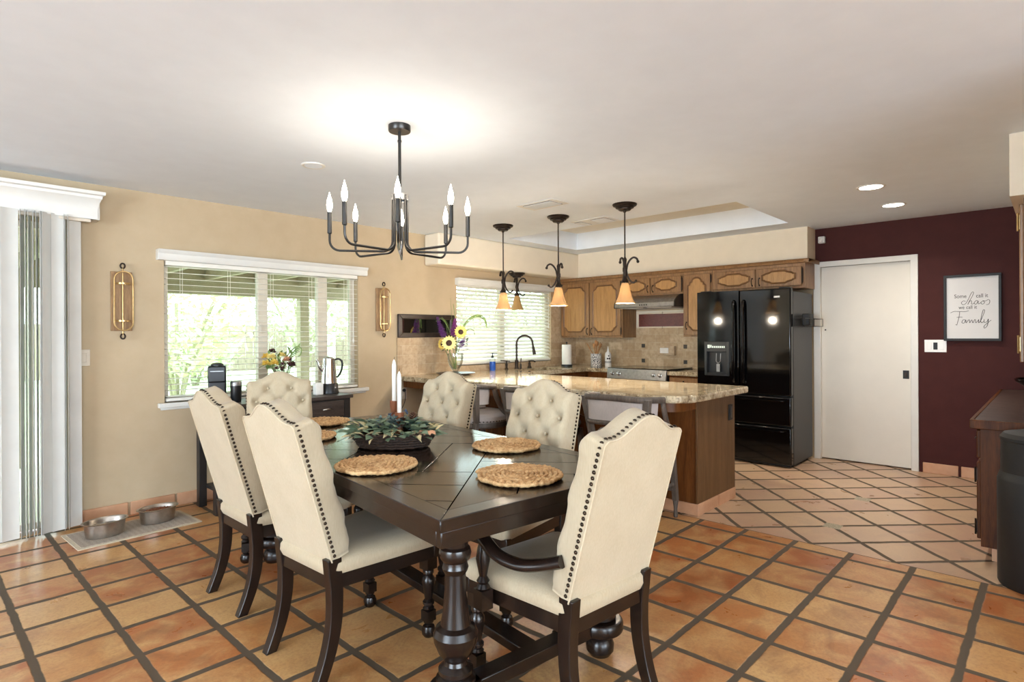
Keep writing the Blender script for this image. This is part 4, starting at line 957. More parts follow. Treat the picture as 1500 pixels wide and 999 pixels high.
# base cabinets with doors
def knob_pull(par, x, y, z, hz=0.075):
    MB().tube(smooth_path([(x, y, z-hz/2), (x-0.022, y, z-hz*0.3), (x-0.026, y, z), (x-0.022, y, z+hz*0.3), (x, y, z+hz/2)], 5), 0.0042, 7).ball((x-0.003, y, z-hz/2), 0.009, 8).ball((x-0.003, y, z+hz/2), 0.009, 8).build('handle', 'bronze', par)
def hinge(par, x, y, z):
    m = MB(); pts = []
    m.box(x-0.003, x, y-0.010, y+0.010, z-0.038, z+0.038); m.cyl((x-0.004, y, z-0.045), (x-0.004, y, z+0.045), 0.004, seg=8)
    for q in (-0.045, 0.045): m.ball((x-0.004, y, z+q), 0.0055, 8)
    m.build('hinge', 'bronze', par)
def notch(y0, y1, z0, z1, r, style):
    # outline of the carved panel in (y, z)
    o_ = []
    def corner(cy_, cz_, sy, sz):
        # concave quarter notch with little steps
        seq = [(0, 1.35*r), (0.25*r, 1.30*r), (0.30*r, 1.0*r)]+[(0.30*r+0.70*r*math.sin(a), 1.0*r-0.70*r*(1-math.cos(a))) for a in [PI/2*i/5 for i in range(1, 6)]]+[(1.30*r, 0.25*r), (1.35*r, 0)]
        return [(cy_+sy*a, cz_+sz*b) for a, b in seq]
    if style == 'arch':
        w_ = (y1-y0); o_ += corner(y0, z0, 1, 1)[::1]
        o_ += corner(y1, z0, -1, 1)[::-1]
        o_ += [(y1, z1-0.42*w_), (y1-0.03*w_, z1-0.40*w_), (y1-0.10*w_, z1-0.38*w_), (y1-0.12*w_, z1-0.26*w_), (y1-0.2*w_, z1-0.24*w_)]
        o_ += [((y0+y1)/2+0.27*w_*math.cos(a), z1-0.22*w_+0.22*w_*math.sin(a)) for a in [PI*i/12 for i in range(13)]]
        o_ += [(y0+0.2*w_, z1-0.24*w_), (y0+0.12*w_, z1-0.26*w_), (y0+0.10*w_, z1-0.38*w_), (y0+0.03*w_, z1-0.40*w_), (y0, z1-0.42*w_)]
        return o_
    if style == 'oval':
        h_ = z1-z0; w_ = y1-y0; m_ = (z0+z1)/2; ym = (y0+y1)/2
        e = 0.42*h_
        o_ = [(y0, m_-0.22*h_), (y0+0.06*w_, m_-0.22*h_), (y0+0.09*w_, m_-0.30*h_), (y0+0.22*w_, z0+0.12*h_), (y0+0.30*w_, z0), (y1-0.30*w_, z0), (y1-0.22*w_, z0+0.12*h_), (y1-0.09*w_, m_-0.30*h_), (y1-0.06*w_, m_-0.22*h_), (y1, m_-0.22*h_),
              (y1, m_+0.22*h_), (y1-0.06*w_, m_+0.22*h_), (y1-0.09*w_, m_+0.30*h_), (y1-0.22*w_, z1-0.12*h_), (y1-0.30*w_, z1), (y0+0.30*w_, z1), (y0+0.22*w_, z1-0.12*h_), (y0+0.09*w_, m_+0.30*h_), (y0+0.06*w_, m_+0.22*h_), (y0, m_+0.22*h_)]
        return o_
    o_ += corner(y0, z0, 1, 1)+corner(y1, z0, -1, 1)[::-1]+corner(y1, z1, -1, -1)+corner(y0, z1, 1, -1)[::-1]
    return o_
def carved_door(par, x, y0, y1, z0, z1, style, handle=None, hside=None, wood_='oak'):
    d = MB().box(x-0.020, x, y0, y1, z0, z1).build('door', wood_, par, bevel=0.005)
    w_, h_ = y1-y0, z1-z0; mg = 0.055 if style != 'oval' else 0.04
    if style == 'oval': o_ = notch(y0+0.06, y1-0.06, z0+0.035, z1-0.035, 0, 'oval')
    elif style == 'arch': o_ = notch(y0+mg, y1-mg, z0+mg, z1-0.04, 0.04, 'arch')
    else: o_ = notch(y0+mg, y1-mg, z0+mg, z1-mg, 0.05, 'notch')
    MB().prism([(a, b) for a, b in o_], x-0.0235, x-0.019, axis='x').build('panel', 'oaklit', d, smooth=False)
    MB().tube([(x-0.021, a, b) for a, b in o_], 0.011, 6, closed=True).build('moulding', 'oakshade', d)
    if handle is not None: knob_pull(d, x-0.020, handle[0], handle[1])
    if hside is not None:
        for zz in ((z0+0.06, z1-0.06) if h_ > 0.35 else ((z0+z1)/2-0.035, (z0+z1)/2+0.035)): hinge(d, x-0.016, hside, zz)
    return d
XF = 6.26
def upper(name_loc, label, y0, y1, z0, z1, doors):
    t = thing('upper_cabinet', (XF, y0, z0), label, 'cabinet', 0, 'carved oak wall cabinets'); 
    MB().box(0.0, XB-XF-0.002, 0, y1-y0, 0, z1-z0).build('carcass', 'oak', t, smooth=False)
    return t
def udoors(t, y0, z0, specs):
    for (a, b, c_, d_, st_, hd, hs) in specs:
        carved_door(t, -0.001, a-y0, b-y0, c_-z0, d_-z0, st_, None if hd is None else (hd[0]-y0, hd[1]-z0), None if hs is None else hs-y0)
ca = upper(0, 'tall double door carved oak wall cabinet left of the range hood', 3.985, 4.965, 1.262, 2.03, None)
udoors(ca, 3.985, 1.262, [(4.49, 4.955, 1.285, 1.985, 'notch', (4.515, 1.345), None), (4.005, 4.475, 1.285, 1.985, 'notch', (4.445, 1.345), 4.0)])
cb = upper(0, 'short carved oak wall cabinet directly above the range hood', 3.165, 3.983, 1.772, 2.03, None)
udoors(cb, 3.165, 1.772, [(3.59, 3.965, 1.79, 1.982, 'oval', (3.615, 1.85), None), (3.18, 3.575, 1.79, 1.982, 'oval', (3.545, 1.85), 3.175)])
cd = upper(0, 'narrow tall carved oak wall cabinet with arched panel left of the refrigerator', 2.812, 3.163, 1.272, 2.03, None)
udoors(cd, 2.812, 1.272, [(2.83, 3.15, 1.29, 1.985, 'arch', (3.115, 1.40), 2.825)])
ce = upper(0, 'low carved oak wall cabinet above the black refrigerator', 1.848, 2.81, 1.765, 2.03, None)
udoors(ce, 1.848, 1.765, [(2.335, 2.795, 1.79, 1.985, 'oval', (2.365, 1.85), None), (1.875, 2.32, 1.79, 1.985, 'oval', (2.29, 1.85), 1.87)])
cr = MB(); cr.prism([(-0.005, 2.015), (-0.028, 2.02), (-0.034, 2.04), (-0.05, 2.055), (0.06, 2.055), (0.06, 2.03), (-0.0, 2.03)], 1.80, 4.97, axis='y')
cr.bm.transform(T(XF, 0, 0)); cr.prism([(1.80, 2.015), (1.80, 2.055), (1.848, 2.055), (1.848, 2.03)], XF-0.04, XB, axis='x')
tag(cr.build('cabinet_crown_moulding', 'oak', bevel=0.002), 'dark oak crown moulding running along the tops of the wall cabinets', 'moulding')
# base cabinets along the stove wall and under the sink
bc = thing('base_cabinet', (5.99, 4.012, 0), 'dark oak base cabinet run under the corner counter left of the stove', 'cabinet', 0)
MB().box(0, 0.6, 0, 0.318, 0.1, 0.838).box(0.06, 0.6, 0, 0.318, 0.0, 0.1).box(-1.30, 0.6, 0.36, YW-4.016, 0.0, 0.62).box(-1.30, -0.98, 0.36, YW-4.016, 0.62, 0.838).box(-0.20, 0.6, 0.36, YW-4.016, 0.62, 0.838).box(-0.98, -0.2, 0.36, 0.39, 0.62, 0.838).build('carcass', 'oakdark', bc, smooth=False)
for x0, x1 in ((-1.27, -0.66), (-0.64, -0.03)):
    d = MB().box(x0, x1, 0.338, 0.36, 0.14, 0.80).build('door', 'oakdark', bc, bevel=0.004)
    MB().box(x0+0.07, x1-0.07, 0.330, 0.339, 0.21, 0.73).build('panel', 'oak', d, bevel=0.006)
bd2 = thing('base_cabinet', (5.99, 2.835, 0), 'narrow oak base cabinet between stove and refrigerator', 'cabinet', 0)
MB().box(0, 0.6, 0, 0.37, 0.1, 0.838).box(0.06, 0.6, 0, 0.37, 0.0, 0.1).build('carcass', 'oakdark', bd2, smooth=False)
d = MB().box(-0.02, 0, 0.015, 0.355, 0.66, 0.815).build('drawer', 'oak', bd2, bevel=0.005); knob_pull(d, -0.02, 0.185, 0.74)
d = MB().box(-0.02, 0, 0.015, 0.355, 0.13, 0.64).build('door', 'oak', bd2, bevel=0.005); MB().box(-0.026, -0.019, 0.075, 0.295, 0.19, 0.58).build('panel', 'oaklit', d, bevel=0.004); knob_pull(d, -0.02, 0.33, 0.56)
# tiled splashbacks
bs = MB(); bs.box(XB-0.012, XB, 3.163, 3.985, ZT, 1.385).box(XB-0.012, XB, 2.83, 3.163, ZT, 1.27).box(XB-0.012, XB, 3.985, YW, ZT, 1.262)
tag(bs.build('tile_backsplash', 'trav_y', smooth=False), 'tan travertine tile backsplash behind the stove', 'backsplash')
bs = MB(); bs.box(3.545, 4.335, YW-0.012, YW-0.001, ZT, 1.28).box(4.335, W2[1], YW-0.012, YW, ZT, W2[2]-0.02).box(W2[1]+0.2, XB-0.012, YW-0.012, YW, ZT, 1.262).box(3.535, 3.547, YW-0.014, YW, 0.80, 1.28)
tag(bs.build('tile_backsplash', 'trav_x', smooth=False), 'tan travertine tile backsplash under mirror and sink window', 'backsplash')
for y, z in ((3.88, 1.155), (3.30, 1.15), (3.88, 0.965), (3.30, 0.962)):
    tag(MB().box(XB-0.017, XB-0.011, y-0.024, y+0.024, z-0.024, z+0.024).build('accent_tile', 'darkslate', bevel=0.002), {(3.88, 1.155): 'upper left small dark slate accent tile above the stove', (3.30, 1.15): 'upper right small dark slate accent tile, near the refrigerator', (3.88, 0.965): 'lower left small dark slate accent tile just above the cooktop', (3.30, 0.962): 'lower right small dark slate accent tile just above cooktop, near the refrigerator'}[(y, z)], 'tile', 'dark slate accent tiles')
bx = thing('outlet_box', (XB-0.012, 3.556, 1.10), 'raised tile outlet box with white outlet on backsplash above the stove', 'outlet', -PI/2)
MB().box(-0.135, 0.135, -0.055, 0, -0.055, 0.055).build('box_cover', 'trav_x', bx, bevel=0.002)
q = MB().box(-0.055, 0.06, -0.062, -0.054, -0.033, 0.033).build('outlet_plate', 'ceramic', bx, bevel=0.004)
MB().box(-0.035, 0.04, -0.066, -0.061, -0.017, 0.017).build('socket', 'paper', q, bevel=0.003)

# wall panel behind the stove, hood, stove
wp = thing('wall_panel', (XB, 3.60, 1.385), 'mahogany wood panel with pale moulding under the range hood', 'panel', -PI/2)
MB().box(-0.38, 0.38, -0.014, 0, 0, 0.215).build('backing', 'recess', wp, smooth=False)
MB().box(-0.34, 0.30, -0.022, -0.012, 0.015, 0.175).build('wood_panel', 'redwood', wp, bevel=0.002)
m = MB()
for z in (0.006, 0.182): m.cyl((-0.36, -0.022, z), (0.36, -0.022, z), 0.009, seg=8)
for x in (-0.345, 0.345): m.cyl((x, -0.022, 0), (x, -0.022, 0.19), 0.008, seg=8)
m.build('moulding', 'soffit', wp)
MB().cyl((-0.0, -0.024, -0.006), (0, -0.024, 0.016), 0.006, seg=8).cyl((0, -0.024, 0.172), (0, -0.024, 0.196), 0.006, seg=8).build('clip', 'bronze', wp)
hd = thing('range_hood', (XF, 3.168, 1.62), 'stainless steel under cabinet range hood above the stove', 'range hood')
prof = [(0.32, 0.0), (-0.20, 0.0), (-0.205, 0.01), (-0.20, 0.055), (-0.185, 0.075), (-0.12, 0.125), (-0.06, 0.148), (0.0, 0.152), (0.32, 0.152)]
MB().prism(prof, 0.012, 0.80, axis='y').build('canopy', 'steel', hd, ang=30)
for q in (0.0, 0.80): MB().prism(prof, q, q+0.012, axis='y').build('end_cap', 'black', hd, ang=30)
MB().box(-0.16, 0.28, 0.06, 0.38, -0.006, 0.004).box(-0.16, 0.28, 0.43, 0.75, -0.006, 0.004).build('filter', 'steelbowl', hd)
m = MB()
for k in range(4): m.cyl((-0.204, 0.36+0.03*k, 0.03), (-0.209, 0.36+0.03*k, 0.03), 0.008, seg=10)
m.build('button', 'blackmatte', hd)
sv = thing('stove', (5.93, 3.215, 0), 'slide in stainless stove with black glass cooktop and chrome knobs', 'stove')
MB().box(0.03, 0.65, 0, 0.79, 0.09, 0.872).box(0.07, 0.63, 0.03, 0.76, 0.0, 0.09).build('body', 'black', sv, smooth=False)
MB().prism([(0.0, 0.775), (0.03, 0.775), (0.06, 0.892), (0.018, 0.892)], 0, 0.79, axis='y').build('control_panel', 'steel', sv, bevel=0.003)
for y in (0.075, 0.16, 0.62, 0.71):
    kb = MB().lathe([(0.026, 0), (0.024, 0.006), (0.019, 0.008), (0.017, 0.03), (0.0005, 0.032)], T(0.006, y, 0.835) @ RY(-PI/2+0.15), 16).build('knob', 'knob', sv)
    MB().box(-0.034, -0.006, y-0.004, y+0.004, 0.825, 0.855).build('knob_grip', 'knob', kb, bevel=0.002)
MB().box(0.03, 0.655, -0.004, 0.794, 0.888, 0.902).build('cooktop', 'fridge', sv, bevel=0.004)
m = MB()
for x_, y_, r_ in ((0.20, 0.20, 0.10), (0.20, 0.60, 0.085), (0.47, 0.20, 0.085), (0.47, 0.60, 0.10)): m.lathe([(r_-0.003, 0.9022), (r_, 0.9024), (r_+0.002, 0.9022)], T(x_, y_, 0), 32, cap=False)
m.build('burner_ring', 'blackmetal', sv)
od = MB().box(0.0, 0.03, 0.01, 0.78, 0.24, 0.765).build('oven_door', 'fridge', sv, bevel=0.004)
MB().cyl((-0.045, 0.08, 0.70), (-0.045, 0.71, 0.70), 0.012).cyl((-0.045, 0.10, 0.70), (0.0, 0.10, 0.70), 0.008).cyl((-0.045, 0.69, 0.70), (0.0, 0.69, 0.70), 0.008).build('handle', 'steel', od)
MB().box(0.0, 0.03, 0.01, 0.78, 0.10, 0.225).build('drawer', 'steel', sv, bevel=0.004)

# refrigerator
rf = thing('refrigerator', (5.87, 1.862, 0), 'gloss black french door refrigerator with water dispenser and two lower drawers', 'refrigerator')
MB().box(0.075, 0.66, 0, 0.945, 0.03, 1.715).build('body', 'fridgeside', rf, bevel=0.004)
MB().box(0.09, 0.6, 0.03, 0.915, 0.0, 0.03).box(0.03, 0.1, 0.02, 0.925, 0.012, 0.06).build('toe_grille', 'blackmatte', rf)
SP = 0.497
rd = MB().box(0, 0.068, 0.0, SP-0.004, 0.70, 1.745).build('door', 'fridge', rf, bevel=0.012, seg=3)
m = MB(); a0, a1, b0, b1 = 0.60, 0.865, 0.868, 1.222
m.box(0, 0.068, SP+0.004, a0, 0.70, 1.745).box(0, 0.068, a1, 0.945, 0.70, 1.745).box(0, 0.068, a0, a1, 0.70, b0).box(0, 0.068, a0, a1, b1, 1.745)
ld = m.build('door', 'fridge', rf, smooth=False)
dp = MB(); dp.box(-0.006, 0.05, a0, a0+0.028, b0, b1).box(-0.006, 0.05, a1-0.028, a1, b0, b1).box(-0.006, 0.05, a0+0.028, a1-0.028, b0, b0+0.03).box(-0.006, 0.05, a0+0.028, a1-0.028, 1.118, b1).box(0.05, 0.066, a0, a1, b0, b1)
dpo = dp.build('water_dispenser', 'black', ld, bevel=0.003)
m = MB()
for k in range(7): m.box(-0.0075, -0.005, 0.645+0.02*k, 0.658+0.02*k, 1.158, 1.178)
m.box(-0.0075, -0.005, 0.805, 0.83, 1.155, 1.19).box(-0.0075, -0.005, 0.785, 0.80, 1.16, 1.188)
m.build('control_display', 'display', ld, smooth=False)
MB().tube([(0.02, 0.70, 1.10), (0.012, 0.70, 1.02), (0.012, 0.725, 0.995), (0.012, 0.745, 1.02), (0.02, 0.745, 1.10)], 0.004, 6).box(0.008, 0.016, 0.705, 0.74, 0.91, 0.99).build('dispenser_lever', 'steel', ld)
d1 = MB().box(0, 0.068, 0.0, 0.945, 0.405, 0.688).build('drawer', 'fridge', rf, bevel=0.012, seg=3)
d2 = MB().box(0, 0.068, 0.0, 0.945, 0.035, 0.393).build('drawer', 'fridge', rf, bevel=0.012, seg=3)
for dd, z in ((d1, 0.652), (d2, 0.358)):
    MB().tube(smooth_path([(0.0, 0.05, z), (-0.026, 0.09, z), (-0.034, 0.25, z), (-0.036, 0.47, z), (-0.034, 0.70, z), (-0.026, 0.855, z), (0.0, 0.895, z)], 6), 0.011, 8, flat=(1, 0.8)).build('handle', 'fridge', dd)
for par, y in ((rd, SP-0.05), (ld, SP+0.05)):
    MB().tube(smooth_path([(0.0, y, 0.80), (-0.032, y, 0.84), (-0.042, y, 1.0), (-0.046, y, 1.2), (-0.042, y, 1.42), (-0.032, y, 1.60), (0.0, y, 1.64)], 6), 0.014, 8, flat=(1, 0.8)).build('handle', 'fridge', par)
MB().box(-0.003, 0.0, 0.10, 0.155, 1.655, 1.672).build('badge', 'steel', rd)
MB().box(0.03, 0.12, 0.02, 0.12, 1.735, 1.757).box(0.03, 0.12, 0.825, 0.925, 1.735, 1.757).build('hinge_cover', 'blackmatte', rf, bevel=0.006)
tg = thing('magnetic_wire_rack', (6.12, 1.862, 1.375), 'small wire rack with dark cup stuck on refrigerator side', 'rack')
m = MB()
for dy in (-0.012, -0.105):
    for z in (0.0, 0.075): m.cyl((-0.18, dy, z), (0.40, dy, z), 0.0028, seg=6)
for k in range(12): m.cyl((-0.18+0.58*k/11, -0.012, 0), (-0.18+0.58*k/11, -0.105, 0), 0.002, seg=6)
for x in (-0.18, 0.11, 0.40): m.cyl((x, -0.105, 0), (x, -0.105, 0.075), 0.0028, seg=6).cyl((x, -0.012, 0), (x, -0.012, 0.075), 0.0028, seg=6).cyl((x, -0.012, 0.075), (x, -0.105, 0.075), 0.0025, seg=6)
m.build('wire_frame', 'blackmatte', tg)
tag(MB().box(6.12+0.0, 6.12+0.13, 1.765, 1.84, 1.380, 1.50).build('black_cup', 'blackmatte', bevel=0.012), 'black square cup standing in the wire rack on refrigerator', 'cup')

# ------------------------------------------------------------------ things on the counters
fa = thing('kitchen_faucet', (5.26, 4.88, ZT), 'dark bronze gooseneck pull down faucet at the sink', 'faucet', YAW-PI/2-0.1)
MB().lathe([(0.028, 0), (0.028, 0.012), (0.02, 0.02), (0.022, 0.10), (0.016, 0.11)], None, 18).build('base', 'bronze', fa)
P = [(0, 0, 0.10), (0, 0, 0.30)]+[(0.10-0.10*math.cos(a), 0, 0.31+0.10*math.sin(a)) for a in [PI*i/12 for i in range(13)]]+[(0.205, 0, 0.27)]
MB().tube(P, 0.0125, 10).build('gooseneck', 'bronze', fa)
MB().cyl((0.203, 0, 0.285), (0.222, 0, 0.175), 0.014, 0.022).build('spray_head', 'bronze', fa)
MB().cyl((0.05, 0, 0.0), (0.05, 0, 0.06), 0.014, 0.010).tube([(0.05, 0, 0.06), (0.052, 0, 0.10), (0.056, 0, 0.13)], 0.006, 8).build('lever', 'bronze', fa)
sd = thing('soap_pump', (5.08, 4.88, ZT), 'short bronze soap pump left of the faucet', 'soap pump', 0)
MB().lathe([(0.022, 0), (0.020, 0.01), (0.013, 0.02), (0.014, 0.05), (0.018, 0.06), (0.008, 0.07), (0.008, 0.10)], None, 14).build('body', 'bronze', sd)
MB().cyl((0.03, -0.03, 0.098), (-0.055, 0.05, 0.108), 0.008, 0.006).build('spout', 'bronze', sd)
sd = thing('side_sprayer', (5.50, 4.88, ZT), 'bronze tap with curled spout right of the faucet', 'tap', 0)
MB().lathe([(0.028, 0), (0.026, 0.012), (0.016, 0.03), (0.018, 0.06), (0.010, 0.07), (0.010, 0.085)], None, 14).build('body', 'bronze', sd)
MB().tube(smooth_path([(-0.02, 0.0, 0.085), (0.02, -0.02, 0.09), (0.05, -0.035, 0.085), (0.06, -0.045, 0.07)], 5), 0.008, 8).build('spout', 'bronze', sd)
so = thing('soap_bottle', (4.83, 4.87, ZT), 'clear pump bottle of blue dish soap on the sink ledge', 'bottle')
MB().lathe([(0.0005, 0), (0.033, 0.0), (0.036, 0.006), (0.036, 0.105), (0.0005, 0.106)], None, 22).build('liquid', 'blueliquid', so)
MB().lathe([(0.0362, 0.106), (0.0362, 0.128), (0.028, 0.142), (0.014, 0.148), (0.013, 0.152)], None, 22, cap=False).build('bottle', 'vaseglass', so)
MB().lathe([(0.015, 0.148), (0.015, 0.17), (0.006, 0.172), (0.006, 0.195), (0.012, 0.197), (0.012, 0.207)], None, 12).cyl((0, 0, 0.20), (0.045, -0.03, 0.197), 0.005, seg=8).build('pump', 'blackmatte', so)
pt_ = thing('paper_towel_holder', (6.06, 4.72, ZT), 'white paper towel roll on dark round stand in the counter corner', 'paper towel')
MB().lathe([(0.0005, 0), (0.074, 0), (0.076, 0.02), (0.07, 0.024), (0.0005, 0.024)], None, 26).build('stand', 'black', pt_)
MB().lathe([(0.02, 0.026), (0.062, 0.026), (0.064, 0.03), (0.064, 0.282), (0.062, 0.286), (0.02, 0.286)], None, 28).build('towel_roll', 'paper', pt_)
MB().cyl((0, 0, 0.02), (0, 0, 0.31), 0.006).ball((0, 0, 0.312), 0.011).build('post', 'black', pt_)
cr_ = thing('utensil_crock', (6.27, 4.40, ZT), 'white patterned crock of wooden spoons beside the stove', 'crock')
MB().lathe([(0.0005, 0), (0.066, 0.0), (0.07, 0.006), (0.07, 0.165), (0.064, 0.168), (0.062, 0.03), (0.0005, 0.028)], None, 28).build('crock_pot', 'crock', cr_)
for k, (a, tl, hl, rr) in enumerate(((2.2, 0.5, 0.29, 0.018), (0.3, 0.18, 0.28, 0.024), (-0.9, 0.3, 0.27, 0.026), (1.2, 0.1, 0.29, 0.022), (-2.0, 0.22, 0.28, 0.026), (3.4, 0.42, 0.27, 0.02), (-0.2, 0.45, 0.27, 0.02))):
    d_ = Vector((math.cos(a)*math.sin(tl), math.sin(a)*math.sin(tl), math.cos(tl))); b_ = Vector((-0.03*math.cos(a), -0.03*math.sin(a), 0.032)); e_ = b_+d_*hl
    Q = d_.to_track_quat('Z', 'Y').to_matrix().to_4x4(); Q.translation = e_
    sp_ = MB().cyl(b_, e_, 0.0055, 0.0065, 8); sp_.lathe([(0.0005, -0.045), (rr*0.8, -0.03), (rr, -0.005), (rr*0.7, 0.02), (0.0005, 0.028)], Q @ Matrix.Diagonal((1, 0.35, 1, 1)), 12)
    so_ = sp_.build('wooden_spoon', 'spoon', None); so_.location = (6.27, 4.40, ZT)
    tag(so_, ['wooden spoon leaning furthest left in the patterned crock', 'wooden spoon upright in the patterned crock', 'wooden spoon in the front of the patterned crock', 'tallest wooden spoon in the middle of the crock', 'wide wooden spoon at the camera side of the crock', 'slim wooden spoon tilted low in the crock', 'wooden spoon leaning to the right in the crock'][k], 'spoon', 'wooden spoons in the crock')
bo = thing('lotion_bottle', (6.34, 4.26, ZT), 'white squeeze bottle with dark print beside the utensil crock', 'bottle')
MB().lathe([(0.0005, 0), (0.038, 0.0), (0.041, 0.006), (0.041, 0.15), (0.034, 0.18), (0.016, 0.195), (0.014, 0.21), (0.005, 0.245), (0.003, 0.262), (0.0005, 0.263)], None, 24).build('bottle', 'ceramic', bo)
MB().lathe([(0.0414, 0.062), (0.0414, 0.068)], None, 24, cap=False).lathe([(0.0414, 0.05), (0.0414, 0.056)], None, 24, cap=False).ball((-0.036, -0.018, 0.105), 0.012, 8).ball((-0.02, -0.034, 0.105), 0.012, 8).ball((-0.029, -0.028, 0.14), 0.010, 8).build('printed_mark', 'ink', bo)

# mirror in dark frame above the backsplash
mr = thing('wall_mirror', (3.925, YW, 1.282), 'long dark framed mirror hanging low above the tile backsplash', 'mirror')
m = MB(); W_, H_ = 0.765, 0.246; k = 0.05
for poly in ([(-W_/2, 0), (W_/2, 0), (W_/2-k, k), (-W_/2+k, k)], [(W_/2, 0), (W_/2, H_), (W_/2-k, H_-k), (W_/2-k, k)], [(W_/2, H_), (-W_/2, H_), (-W_/2+k, H_-k), (W_/2-k, H_-k)], [(-W_/2, H_), (-W_/2, 0), (-W_/2+k, k), (-W_/2+k, H_-k)]):
    m.prism(poly, -0.03, -0.002, axis='y')
m.build('frame', 'framewood', mr, bevel=0.006)
MB().box(-W_/2+k-0.004, W_/2-k+0.004, -0.012, -0.006, k-0.004, H_-k+0.004).build('mirror_glass', 'mirrorglass', mr, smooth=False)

# flowers
tr = tag(MB().lathe([(0.0005, 0), (0.13, 0.0), (0.17, 0.008), (0.205, 0.02), (0.208, 0.024), (0.17, 0.014), (0.0005, 0.008)], None, 40).build('serving_tray', 'plate'), 'round dark pewter tray under the glass flower vase', 'tray'); tr.location = (4.05, 4.64, ZT)
def sunflower(m_p, m_c, c, face, r, n=16):
    c = Vector(c); f_ = Vector(face).normalized(); Q = f_.to_track_quat('Z', 'Y').to_matrix()
    for k in range(n):
        for ring, rr in ((0, 1.0), (1, 0.82)):
            a = 2*PI*(k+0.5*ring)/n; d = Q @ Vector((math.cos(a), math.sin(a), 0.10+0.12*ring)); m_p.leaf(c+d*r*0.35, c+d*r*rr, r*0.16, f_, 0.08)
    Q4 = Q.to_4x4(); Q4.translation = c; m_c.lathe([(0.0005, r*0.14), (r*0.22, r*0.12), (r*0.40, r*0.04), (r*0.42, -r*0.04), (0.0005, -r*0.06)], Q4, 18)
def stem(m, p0, p1, r=0.003, bow=0.02):
    p0, p1 = Vector(p0), Vector(p1); mid = p0.lerp(p1, 0.55)+Vector((bow, -bow, 0.02)); m.tube(smooth_path([p0, mid, p1], 6), r, 6)
def spike(m, base, tip, r, n=90, leafl=0.02, seed=1):
    rg2 = random.Random(seed); b, t_ = Vector(base), Vector(tip)
    for k in range(n):
        q = k/n; c = b.lerp(t_, q); a = k*2.4; rr = r*(1-0.75*q)*(0.5+0.5*min(1, q*6)); d = Vector((math.cos(a), math.sin(a), 0.35))
        m.leaf(c+d*rr*0.3, c+d*rr, leafl*0.35*(1-0.4*q), (rg2.uniform(-.4, .4), rg2.uniform(-.4, .4), 1), 0.1)
VX, VY = 4.05, 4.64; CR = Vector((rt.x, rt.y, 0)); CF = Vector((-fw.x, -fw.y, 0))
vz = thing('flower_vase', (VX, VY, ZT+0.012), 'clear glass vase of sunflowers and purple spikes on peninsula tray', 'vase')
gl = MB().lathe([(0.0005, 0.0), (0.055, 0.0), (0.062, 0.004), (0.04, 0.018), (0.028, 0.03), (0.042, 0.05), (0.068, 0.09), (0.082, 0.14), (0.086, 0.19), (0.084, 0.215), (0.080, 0.215), (0.081, 0.19), (0.077, 0.14), (0.063, 0.092), (0.036, 0.054), (0.0005, 0.045)], None, 32, cap=False).build('glass_vase', 'vaseglass', vz)
def V(r_, h, f_=0.0): q = CR*r_+CF*f_; return (q.x, q.y, h)
H0 = ZT+0.012
sm_ = MB()
tips = {'sun1': V(-0.058, 0.325, 0.09), 'sun2': V(0.06, 0.435, 0.06), 'p1': V(-0.15, 0.52, 0.0), 'm1': V(-0.018, 0.50, 0.02), 'p2': V(0.075, 0.33, 0.05), 'arch': V(0.12, 0.56), 'grass': V(-0.02, 0.74), 'y1': V(-0.12, 0.32, 0.05)}
for k, v_ in tips.items(): stem(sm_, V(random.uniform(-.02, .02), 0.05), v_, 0.0032, random.uniform(-.02, .02))
stem(sm_, V(-0.03, 0.4), V(-0.05, 0.80), 0.0015, 0.0); stem(sm_, V(-0.08, 0.4), V(-0.14, 0.60), 0.002, 0.01)
sm_.build('stems', 'stem', vz)
pp, pc_, sc_ = MB(), MB(), MB()
sunflower(pp, sc_, V(-0.058, 0.325, 0.09), CF+Vector((0, 0, 0.25)), 0.085)
sunflower(pc_, sc_, V(0.062, 0.44, 0.06), CF+CR*0.3+Vector((0, 0, 0.2)), 0.075)
p3_ = MB(); sunflower(p3_, sc_, V(-0.13, 0.315, 0.05), CF-CR*0.9, 0.07, 12); p3_.build('side_blossom', 'petal', vz)
pp.build('cream_petals', 'petalpale', vz); pc_.build('yellow_petals', 'petal', vz); sc_.build('flower_centres', 'seed', vz)
m = MB(); spike(m, V(-0.12, 0.38, 0.02), V(-0.19, 0.60, 0.0), 0.06, 170, 0.04, 2); m.build('purple_spike', 'purple', vz)
m = MB(); spike(m, V(0.06, 0.27, 0.06), V(0.10, 0.39, 0.03), 0.05, 90, 0.036, 4); m.build('purple_spike', 'purple', vz)
m = MB(); spike(m, V(-0.015, 0.39, 0.03), V(0.0, 0.58, 0.0), 0.06, 170, 0.04, 3); m.build('magenta_spike', 'magenta', vz)
m = MB(); P = smooth_path([V(0.02, 0.40), V(0.08, 0.50), V(0.15, 0.58), V(0.23, 0.61), V(0.30, 0.58), V(0.325, 0.50)], 9)
m.tube(P, 0.003, 6)
for i, p in enumerate(P):
    for sgn in (-1, 1): m.leaf(p, p+Vector((0, 0, 1))*sgn*0.018+CR*0.014+CF*0.01*sgn, 0.006, (0.3, 0.4, 0.2), 0.1)
P = smooth_path([V(-0.03, 0.36), V(-0.08, 0.50), V(-0.12, 0.56), V(-0.16, 0.585), V(-0.19, 0.55)], 8); m.tube(P, 0.0025, 6)
for i, p in enumerate(P):
    for sgn in (-1, 1): m.leaf(p, p+CR*0.02*sgn+Vector((0, 0, 0.008)), 0.006, (0.2, 0.3, 1), 0.1)
P = smooth_path([V(0.08, 0.42), V(0.14, 0.47), V(0.19, 0.46), V(0.205, 0.41)], 6); m.tube(P, 0.004, 6)
m.build('arching_greens', 'stem', vz)
m = MB()
